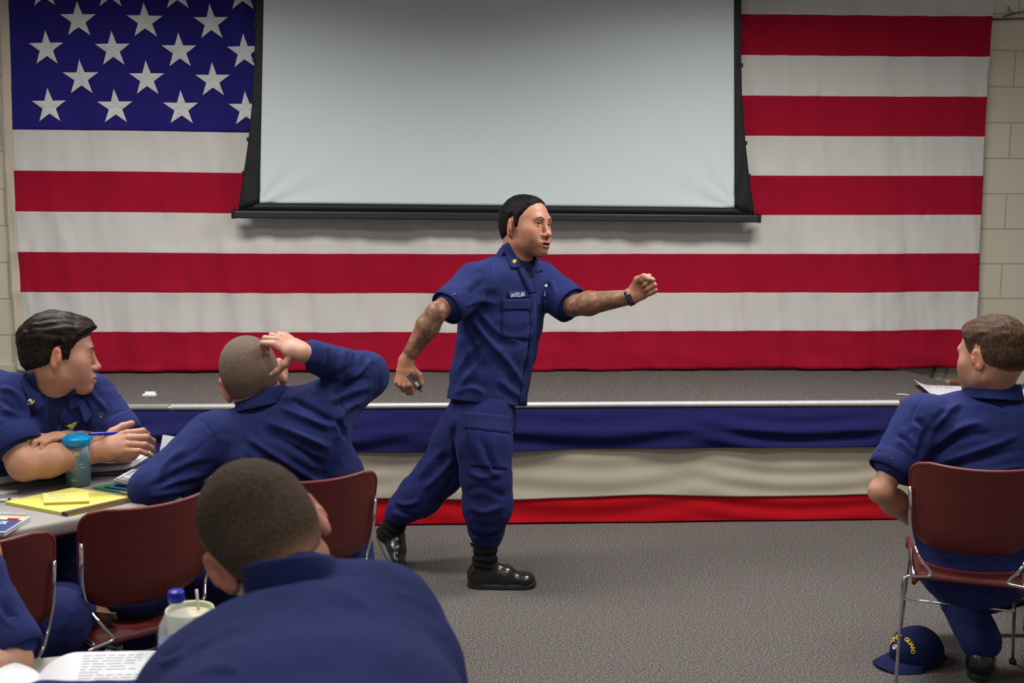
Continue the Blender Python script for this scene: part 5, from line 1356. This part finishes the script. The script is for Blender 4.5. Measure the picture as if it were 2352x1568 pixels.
torso(s, [(at(715, 1330, 3.70), .205, .145), (at(702, 1200, 3.67), .202, .142), (at(684, 1110, 3.63), .202, .138), (at(655, 1035, 3.58), .202, .128), (at(632, 985, 3.60), .187, .11)], s2)
s.seg(at(505, 1010, 3.60), at(735, 955, 3.60), .072, .072, k=.06); s.seg(at(625, 985, 3.60), at(608, 930, 3.60), .09, .056, k=.03)
s.seg(R_s, R_e, .084, .073, k=.04); s.seg(R_e, R_e*.12 + R_w*.88, .070, .047, k=.02); s.ell(R_e, .066, k=.02)
s.seg(L_s, L_e, .084, .068, k=.04); s.seg(L_e, L_e*.1 + L_w*.9, .067, .05, k=.02)
s.plane(at(702, 814, 3.49), view(-.97, -.05, 0), 0, (at(690, 812, 3.47), .075))
folds2 = [([(560, 1000), (640, 1050), (720, 1100), (800, 1150)], 9, .012), ([(600, 965), (690, 1000), (760, 1030)], 9, .010), ([(595, 985), (680, 1030), (750, 1075)], 10, -.009), ([(640, 935), (700, 960), (760, 985)], 8, .008), ([(665, 915), (720, 945), (775, 975)], 7, -.006),
          ([(560, 1045), (620, 1095), (700, 1150)], 10, -.008), ([(480, 1110), (420, 1125), (340, 1140)], 8, .008), ([(490, 1060), (420, 1080), (345, 1120)], 8, -.007), ([(480, 1085), (410, 1105), (350, 1128)], 7, .007), ([(360, 1090), (385, 1060), (430, 1030)], 9, .006),
          ([(800, 870), (835, 845), (850, 825)], 7, .009), ([(780, 870), (810, 838), (815, 805)], 7, -.009), ([(760, 862), (785, 830), (790, 800)], 7, .008), ([(735, 860), (752, 830), (755, 800)], 6, -.005), ([(760, 905), (800, 880), (850, 865)], 8, -.008), ([(755, 925), (800, 905), (855, 885)], 8, .007), ([(775, 975), (795, 940), (835, 915)], 8, .006), ([(770, 960), (785, 985), (790, 1010)], 7, -.008)]
seams2 = [([(462, 965), (490, 1000), (512, 1060), (520, 1100)], 2.6, -.0035), ([(768, 898), (786, 930), (795, 970)], 2.6, -.0035), ([(412, 1060), (470, 1020), (500, 995)], 2.0, -.002)]
shirt2, SV2, SQ2 = garment('shirt', s, p2, M['navy'], folds2, seams2, .0045, 9.0, 12)
collar(shirt2, at(606, 920, 3.59), s2, nrm(-BACK + .0*UP), nrm(up2 + .12*BACK), r=.070, stand=.036, fall=.052, open_deg=135, drop=.02, flare=.014, tip=.0)
legs(p2, [at(680, 1362, 3.72), at(752, 1366, 3.74)], [at(468, 1330, 3.80), at(640, 1310, 4.1)], [on_z(425, 1440, 0), on_z(640, 1420, 0)], M['navy_trouser'])

# ---------------------------------------------------------------- the one close to the camera
p3 = thing('person', 'person with dark buzz cut, back to the camera, closest of all, head bowed left', 'person', (-.38, 1.35, 0))
HC = at(611, 1240, 1.70); upv = nrm(-.47*RIGHT + .86*UP + .08*BACK); fc = nrm(-BACK*.88 - UP*.36 - RIGHT*.34)
nb = at(676, 1345, 1.625)
h3 = dict(top=.007, side=.003, fade=.01, fadew=.05, edge=.014, skinfade=.05, skinmix=.62, line=[(-.14, -.074), (-.08, -.068), (-.05, -.058), (-.03, -.046), (-.018, .022), (.0, .03), (.012, -.012), (.03, .0), (.045, .035), (.06, .06), (.09, .084), (.12, .088)],
          patches=((-.012, -.088, .075, .011, (2.1, 1.75, 1.65)), (.05, -.09, -.005, .03, (1.25, 1.2, 1.15))), side_tone=(1.6, 1.5, 1.42), tuft=.0012, comb=(130, 130, 130), seed=3)
hd = head(HC, fc, upv, nb, FAIR*np.array([.98, .9, .86]), h3, scale=.965, vox=.0017, neck_r=.046, ear=1.1)
L_s, L_e, L_w = at(515, 1618, 1.62), at(395, 1672, 1.74), at(60, 1640, 1.74)
R_s, R_e, R_w = at(868, 1440, 1.60), at(985, 1750, 1.55), at(760, 1860, 1.85)
s3 = view(.97, .14, .0)
core = Sdf(.008); torso(core, [(at(700, 1900, 1.22), .13, .08), (at(690, 1500, 1.58), .16, .09)], s3); core.seg(L_s, L_e, .05, .04); core.seg(L_e, L_w, .045, .03); core.seg(R_s, R_e, .05, .04); core.seg(R_e, R_w, .045, .03); core.seg(at(690, 1530, 1.58), nb, .08, .045); core.seg(L_s, R_s, .05)
sh_ = Sdf(.004); f_ = nrm(L_w - L_e); hand(sh_, L_w + .02*f_, f_, np.array([0, 0, 1.0]), 1, curl=[(25, 40, 25)]*4); sh2 = Sdf(.004); f_ = nrm(R_w - R_e); hand(sh2, R_w + .02*f_, f_, np.array([0, 0, 1.0]), -1, curl=[(25, 40, 25)]*4)
add_body(p3, 'body', tone_body(hd, [core.mesh(1), sh_.mesh(1), sh2.mesh(1)], FAIR))
M['hair_dark'] = hairm('hair_dark_brown', (52, 44, 36), (88, 76, 64), (240, 240, 240), .85)
add_hair(p3, hd, M['hair_dark'])
s = Sdf(.0040)
torso(s, [(at(700, 2100, 1.06), .19, .13), (at(692, 1760, 1.34), .205, .145), (at(684, 1600, 1.52), .21, .14), (at(684, 1574, 1.58), .205, .12), (at(700, 1515, 1.61), .15, .085)], s3)
s.seg(at(580, 1596, 1.63), at(842, 1445, 1.62), .074, .082, k=.03); s.seg(at(694, 1460, 1.62), at(684, 1362, 1.61), .074, .052, k=.03); s.seg(at(715, 1372, 1.61), at(850, 1440, 1.62), .054, .074, k=.03)
s.seg(L_s, L_e, .078, .066, k=.05); s.seg(L_e, L_e*.1 + L_w*.9, .069, .05, k=.03); s.seg(R_s, R_e, .078, .07, k=.05); s.seg(R_e, R_e*.1 + R_w*.9, .068, .05, k=.03)
folds3 = [([(740, 1350), (830, 1385), (900, 1440)], 14, .005), ([(730, 1380), (820, 1420), (890, 1480)], 15, -.003), ([(480, 1480), (450, 1510), (430, 1550)], 12, -.004), ([(430, 1500), (400, 1520), (360, 1525)], 10, .005), ([(460, 1545), (500, 1530), (560, 1540)], 14, .004)]
shirt3, SV3, SQ3 = garment('shirt', s, p3, M['navy'], folds3, (), .0035, 8.0, 23)
collar(shirt3, at(680, 1332, 1.612), s3, nrm(-BACK - .25*UP), nrm(UP + .22*BACK - .42*RIGHT), r=.055, stand=.030, fall=.045, open_deg=125, drop=.02, flare=.008, tip=.0)
legs(p3, [at(600, 2330, 1.06), at(800, 2330, 1.06)], [np.array([-.42, 1.42, .50]), np.array([-.08, 1.42, .50])], [np.array([-.34, 1.30, 0]), np.array([-.06, 1.38, 0])], M['navy_trouser'])

# ---------------------------------------------------------------- the one on the right
p5 = thing('person', 'person with brown crew cut in short-sleeved navy shirt seated at the right edge', 'person', (1.75, 3.85, 0))
HC = at(2277, 822, 3.79); fc = nrm(-BACK*.85 - RIGHT*.52 - UP*.02); upv = nrm(UP + .03*RIGHT); nb = at(2284, 922, 3.83)
h5 = dict(top=.016, side=.005, fade=.03, fadew=.045, edge=.026, skinfade=.03, skinmix=.6, line=[(-.14, -.058), (-.08, -.052), (-.05, -.04), (-.03, -.03), (-.018, .024), (.0, .032), (.014, -.004), (.03, .01), (.045, .04), (.06, .062), (.09, .080), (.12, .086)], front=.006,
          side_tone=(.9, .85, .82), tuft=.0045, comb=(70, 26, 60), seed=9)
hd = head(HC, fc, upv, nb, FAIR*np.array([.96, .92, .9]), h5, scale=1.05, vox=.0022, neck_r=.050, ear=.98)
L_s, L_e, L_w = at(2118, 962, 3.83), at(2022, 1128, 3.77), at(2130, 1212, 4.01)
R_s, R_e, R_w = at(2440, 985, 3.75), at(2500, 1180, 3.73), at(2440, 1200, 4.07)
s5 = view(.98, -.06, .18)
sa = Sdf(.0028); arm(sa, L_s, L_e, L_w, (.048, .036, .043, .03)); f_ = nrm(L_w - L_e); hand(sa, L_w + .015*f_, f_, view(-.3, .5, .8), -1, curl=[(30, 40, 25)]*4)
sb = Sdf(.004); arm(sb, R_s, R_e, R_w, (.05, .043, .047, .03)); f_ = nrm(R_w - R_e); hand(sb, R_w + .015*f_, f_, UP, 1, curl=[(30, 40, 25)]*4)
core = Sdf(.008); torso(core, [(at(2250, 1270, 3.83), .14, .09), (at(2268, 1000, 3.83), .16, .09)], s5); core.seg(L_s, R_s, .05); core.seg(at(2268, 1000, 3.83), nb, .09, .055)
add_body(p5, 'body', tone_body(hd, [sa.mesh(2), sb.mesh(1), core.mesh(1)], FAIR*np.array([.96, .92, .9])))
M['hair_brown'] = hairm('hair_brown', (44, 32, 24), (92, 70, 54), (120, 120, 60), .6)
add_hair(p5, hd, M['hair_brown']); eyes(p5, hd['A'], None); brows(p5, hd['A'], hd)
s = Sdf(.0046)
torso(s, [(at(2240, 1310, 3.85), .185, .125), (at(2245, 1190, 3.83), .19, .13), (at(2256, 1080, 3.82), .20, .13), (at(2268, 1010, 3.83), .20, .125), (at(2276, 970, 3.84), .185, .105)], s5)
s.seg(at(2140, 968, 3.84), at(2420, 978, 3.78), .072, .072, k=.06); s.seg(at(2280, 970, 3.84), at(2290, 925, 3.84), .09, .056, k=.03)
LC = L_s*.36 + L_e*.64; s.seg(L_s, L_s*.42 + L_e*.58, .084, .076, k=.04); RC = R_s*.36 + R_e*.64; s.seg(R_s, R_s*.42 + R_e*.58, .084, .076, k=.04)
folds5 = [([(2100, 960), (2125, 990), (2105, 1060)], 8, -.010), ([(2120, 1000), (2170, 950), (2210, 925)], 8, .008), ([(2130, 1030), (2200, 985), (2260, 970)], 9, .008), ([(2125, 1050), (2200, 1010), (2290, 990)], 9, -.007), ([(2140, 1070), (2230, 1040), (2340, 1000)], 9, .008), ([(2150, 1085), (2240, 1060), (2350, 1030)], 9, -.007), ([(2110, 1020), (2150, 965), (2180, 940)], 7, -.008), ([(2240, 915), (2280, 925), (2320, 945)], 6, -.006), ([(2230, 1085), (2290, 1080), (2350, 1070)], 8, .007), ([(2060, 1000), (2085, 1015), (2100, 1040)], 6, -.006)]
shirt5, SV5, SQ5 = garment('shirt', s, p5, M['navy'], folds5, [([(2118, 915), (2098, 950), (2090, 1000)], 2.6, -.004)], .0045, 9.0, 31)
collar(shirt5, at(2278, 903, 3.82), s5, nrm(-BACK - .0*UP), nrm(UP + .10*BACK + .16*RIGHT), r=.074, stand=.034, fall=.052, open_deg=138, drop=.03, flare=.014, tip=.0)
cf = cuff(L_s*.44 + L_e*.56, L_e - L_s, .079, .055, shirt5)
disc(cf, at(2022, 1036, 3.71), view(-.5, .2, .85), .007, M['button']); disc(cf, at(2050, 1056, 3.70), view(-.1, .1, 1), .007, M['button'])
legs(p5, [at(2180, 1232, 3.89), at(2318, 1240, 3.85)], [at(2185, 1330, 4.25), at(2400, 1330, 4.19)], [on_z(2248, 1548, 0), on_z(2440, 1520, 0)], M['navy_trouser'])

# ---------------------------------------------------------------- the one on the left, in profile
p1 = thing('person', 'person with thick dark hair in navy uniform, arms folded on the table at left', 'person', (-1.65, 3.95, 0))
HC = at(137, 818, 3.57); fc = nrm(RIGHT*.92 - BACK*.38 - UP*.02); upv = nrm(UP - .06*RIGHT); nb = at(125, 915, 3.62)
h1 = dict(top=.021, side=.009, fade=.02, fadew=.05, edge=.026, skinfade=.010, skinmix=.4, front=.012, mid=.0, line=[(-.14, -.058), (-.08, -.052), (-.05, -.042), (-.03, -.034), (-.018, .020), (.0, .028), (.008, -.022), (.024, -.018), (.032, .012), (.045, .034), (.06, .050), (.09, .066), (.12, .074)],
          tuft=.008, comb=(60, 18, 60), seed=5)
T1 = FAIR*np.array([.95, .9, .88])
hd = head(HC, fc, upv, nb, T1, h1, scale=.99, vox=.0020, neck_r=.060, stub=.12)
s1 = view(.93, .02, -.36); f1 = view(.36, 0, .93)
R_s, R_e, R_w = at(-24, 916, 3.53), at(58, 1064, 3.46), at(236, 1036, 3.60)
L_s, L_e, L_w = at(208, 918, 3.70), at(286, 1026, 3.68), at(152, 1006, 3.59)
sa = Sdf(.0026); arm(sa, R_s, R_e, R_w, (.054, .05, .052, .031))
hf = view(.97, .20, -.1); hdn = view(.0, .55, .85)
sa.seg(R_w, R_w + .02*hf, (.031, .024), (.034, .024), side=np.cross(hf, hdn))
tp_, LRh = hand(sa, at(226, 1030, 3.46), hf, hdn, -1, curl=[(24, 55, 30), (24, 48, 28), (22, 42, 26), (6, 36, 22)], thumb=[(.9, .55, -.35), (.55, .85, -.3), (.3, .95, -.2)], size=1.06, spread=9)
sb = Sdf(.0026); arm(sb, L_s, L_e, L_w, (.054, .048, .05, .030))
hf2 = view(-.44, .02, .90); hd2_ = view(-.02, .96, .10)
hand(sb, at(150, 1003, 3.575), hf2, hd2_, 1, curl=[(12, 46, 24), (14, 50, 26), (16, 50, 26), (18, 48, 26)], thumb=[(.3, .9, -.5), (.1, .9, -.5), (.0, .9, -.5)], size=.98, spread=2)
core = Sdf(.008); torso(core, [(at(95, 1210, 3.95), .15, .09), (at(112, 985, 3.68), .16, .09)], s1); core.seg(L_s, R_s, .05); core.seg(at(112, 985, 3.68), nb, .09, .058)
add_body(p1, 'body', tone_body(hd, [sa.mesh(2), sb.mesh(2), core.mesh(1)], T1))
M['hair_thick'] = hairm('hair_thick_brown', (14, 10, 8), (44, 34, 28), (110, 60, 110), .5)
add_hair(p1, hd, M['hair_thick']); eyes(p1, hd['A'], None, (6, 0)); brows(p1, hd['A'], hd)
s = Sdf(.0044)
torso(s, [(at(92, 1250, 3.98), .185, .13), (at(98, 1110, 3.86), .19, .13), (at(106, 1030, 3.74), .195, .13), (at(114, 965, 3.66), .19, .115), (at(118, 940, 3.64), .17, .10)], s1)
s.seg(R_s + .03*s1, L_s - .03*s1, .075, .072, k=.06); s.seg(at(118, 945, 3.64), at(126, 910, 3.62), .095, .058, k=.03)
RC = R_s*.35 + R_e*.65; s.seg(R_s, R_s*.42 + R_e*.58, .084, .076, k=.04); LC = L_s*.35 + L_e*.65; s.seg(L_s, L_s*.42 + L_e*.58, .084, .080, k=.04)
folds1 = [([(0, 890), (35, 905), (60, 945)], 7, .008), ([(0, 915), (30, 935), (58, 970)], 7, -.007), ([(0, 940), (30, 950), (55, 960)], 6, .007), ([(60, 900), (75, 940), (70, 1000)], 7, -.008), ([(180, 900), (200, 940), (190, 990)], 7, -.007), ([(195, 890), (225, 920), (250, 950)], 6, .006), ([(130, 960), (150, 1000), (140, 1040)], 7, -.006)]
shirt1, SV1, SQ1 = garment('shirt', s, p1, M['navy'], folds1, (), .0045, 9.0, 41)
sk = Skinner(SV1, SQ1); sk.dflt = 3.6
collar(shirt1, at(127, 905, 3.62), s1, f1, nrm(UP + .05*RIGHT), r=.074, stand=.036, fall=.06, open_deg=140, drop=.05, flare=.03, tip=.035)
sk.patch([(108, 920), (152, 912), (146, 975), (118, 990)], 8, 8, .003).build('tshirt', M['navy_tee'], p1)
BV, BQ = join([(SV1, SQ1), (hd['V'], hd['Q'])]); sb_ = Skinner(BV, BQ); sb_.dflt = 3.55
sb_.patch([(46, 872), (71, 949), (101, 938), (80, 852)], 9, 9, .007).build('collar_flap', M['navy'], shirt1, solid=.004)
sb_.patch([(152, 906), (160, 944), (184, 932), (172, 890)], 6, 6, .006).build('collar_flap', M['navy'], shirt1, solid=.004)
sk.strip([(150, 940), (136, 985), (118, 1030)], 9, .003).build('lapel', M['navy'], shirt1, solid=.002)
cr1 = cuff(R_s*.43 + R_e*.57, R_e - R_s, .080, .06, shirt1); cl1 = cuff(L_s*.43 + L_e*.57, L_e - L_s, .083, .06, shirt1); disc(cl1, at(232, 954, 3.585), view(.25, .2, 1), .008, M['button'])
tp = sk.patch([(130, 1004), (182, 984), (186, 996), (134, 1018)], 6, 3, .003).build('name_tape', M['navy'], shirt1, solid=.001)
lettering(sk, tp, 'U.S. COAST', (128, 1006), (171, 989), 11, M['thread_white'], 'lettering', lift=.005, bold=.01)
pts = [(147, 974), (153, 976), (158, 972), (163, 972), (168, 969), (179, 967), (174, 974), (168, 980), (162, 981), (155, 978)]
sk.shape(pts, [tuple(range(10))], .006).build('wing_badge', M['thread_gold'], shirt1, smooth=False)
cp_ = sb_.hit(78, 921, .011); float_pin(shirt1, cp_ + BACK*.004, view(.1, .15, 1), .010, M['thread_white'], [(-.2, .4), (.2, .9), (.8, .8), (1.0, .2), (.5, -.1), (.0, -.1)])
for k in (0, 1): float_pin(shirt1, cp_ + BACK*.004, view(.1, .15, 1), .010, M['thread_gold'], [(-1.0, .45 - k*.45), (-.7, .55 - k*.45), (-.1, -.15 - k*.45), (.9, -.2 - k*.45), (.9, -.45 - k*.45), (-.1, -.42 - k*.45)], 'collar_chevron')
pa, pb = at(203, 997, 3.44), at(303, 993, 3.50)
M['pen_blue'] = mat('pen_blue', srgb(20, 30, 180), .2)
pn = thing('ballpoint_pen', 'shiny blue pen held between the fingers of the left person', 'pen', (pa + pb)/2)
mb = MB(); mb.tube([pa, pa*.92 + pb*.08, pa*.1 + pb*.9, pb], [.003, .0052, .0052, .003], 12); mb.build('barrel', M['pen_blue'], pn); mb = MB(); mb.tube([pb, pb + (pb - pa)*.03], .0035, 10); mb.build('button', M['silver'], pn)
legs(p1, [at(60, 1300, 3.98), at(150, 1300, 4.02)], [np.array([-1.22, 3.64, .50]), np.array([-1.05, 3.78, .50])], [np.array([-1.2, 3.5, 0]), np.array([-.98, 3.66, 0])], M['navy_trouser'])

# ---------------------------------------------------------------- the one cut off by the left frame edge
p4 = thing('person', 'person cut off by the left frame edge, only navy sleeve, forearm and knee showing', 'person', (-1.35, 2.6, 0))
HC = at(-165, 1075, 2.36); nb = at(-150, 1180, 2.36)
h4 = dict(h3); h4['patches'] = ()
hd = head(HC, nrm(RIGHT*.9 + BACK*.1), UP, nb, FAIR, h4, scale=1.03, vox=.0035)
R_s, R_e, R_w = at(-98, 1325, 2.28), at(26, 1520, 2.22), at(-70, 1545, 2.10)
s4 = view(.5, 0, .86)
sa = Sdf(.003); arm(sa, R_s, R_e, R_w, (.05, .036, .038, .028)); f_ = nrm(R_w - R_e); hand(sa, R_w + .015*f_, f_, UP, -1, curl=[(30, 40, 25)]*4)
L_s, L_e, L_w = at(-250, 1310, 2.5), at(-180, 1480, 2.5), at(-120, 1560, 2.25)
core = Sdf(.008); core.seg(at(-170, 1500, 2.45), at(-150, 1300, 2.4), .12, .13); core.seg(at(-150, 1300, 2.4), nb, .09, .055); arm(core, L_s, L_e, L_w)
add_body(p4, 'body', tone_body(hd, [sa.mesh(2), core.mesh(1)], FAIR*.95)); add_hair(p4, hd, M['hair_dark'])
s = Sdf(.005)
torso(s, [(at(-215, 1560, 2.5), .16, .12), (at(-205, 1420, 2.44), .16, .12), (at(-190, 1310, 2.40), .16, .11)], s4); s.seg(R_s, L_s, .075, k=.05); s.seg(at(-150, 1280, 2.4), at(-150, 1200, 2.38), .1, .062, k=.05)
s.seg(R_s, R_s*.26 + R_e*.74, .078, .070, k=.04); s.seg(L_s, L_s*.3 + L_e*.7, .085, .08, k=.04)
shirt4, _, _ = garment('shirt', s, p4, M['navy'], [([(0, 1320), (30, 1370), (40, 1430)], 10, .007), ([(0, 1380), (25, 1420), (60, 1440)], 10, -.006)], (), .005, 9.0, 51)
cuff(R_s*.26 + R_e*.74, R_e - R_s, .072, .05, shirt4)
legs(p4, [at(-190, 1500, 2.8), at(-200, 1480, 2.95)], [at(128, 1428, 3.08), at(140, 1415, 3.2)], [on_z(190, 1560, 0)*np.array([1, 1, 0]), on_z(195, 1530, 0)*np.array([1, 1, 0])], M['navy_trouser'], r=(.1, .082, .075))
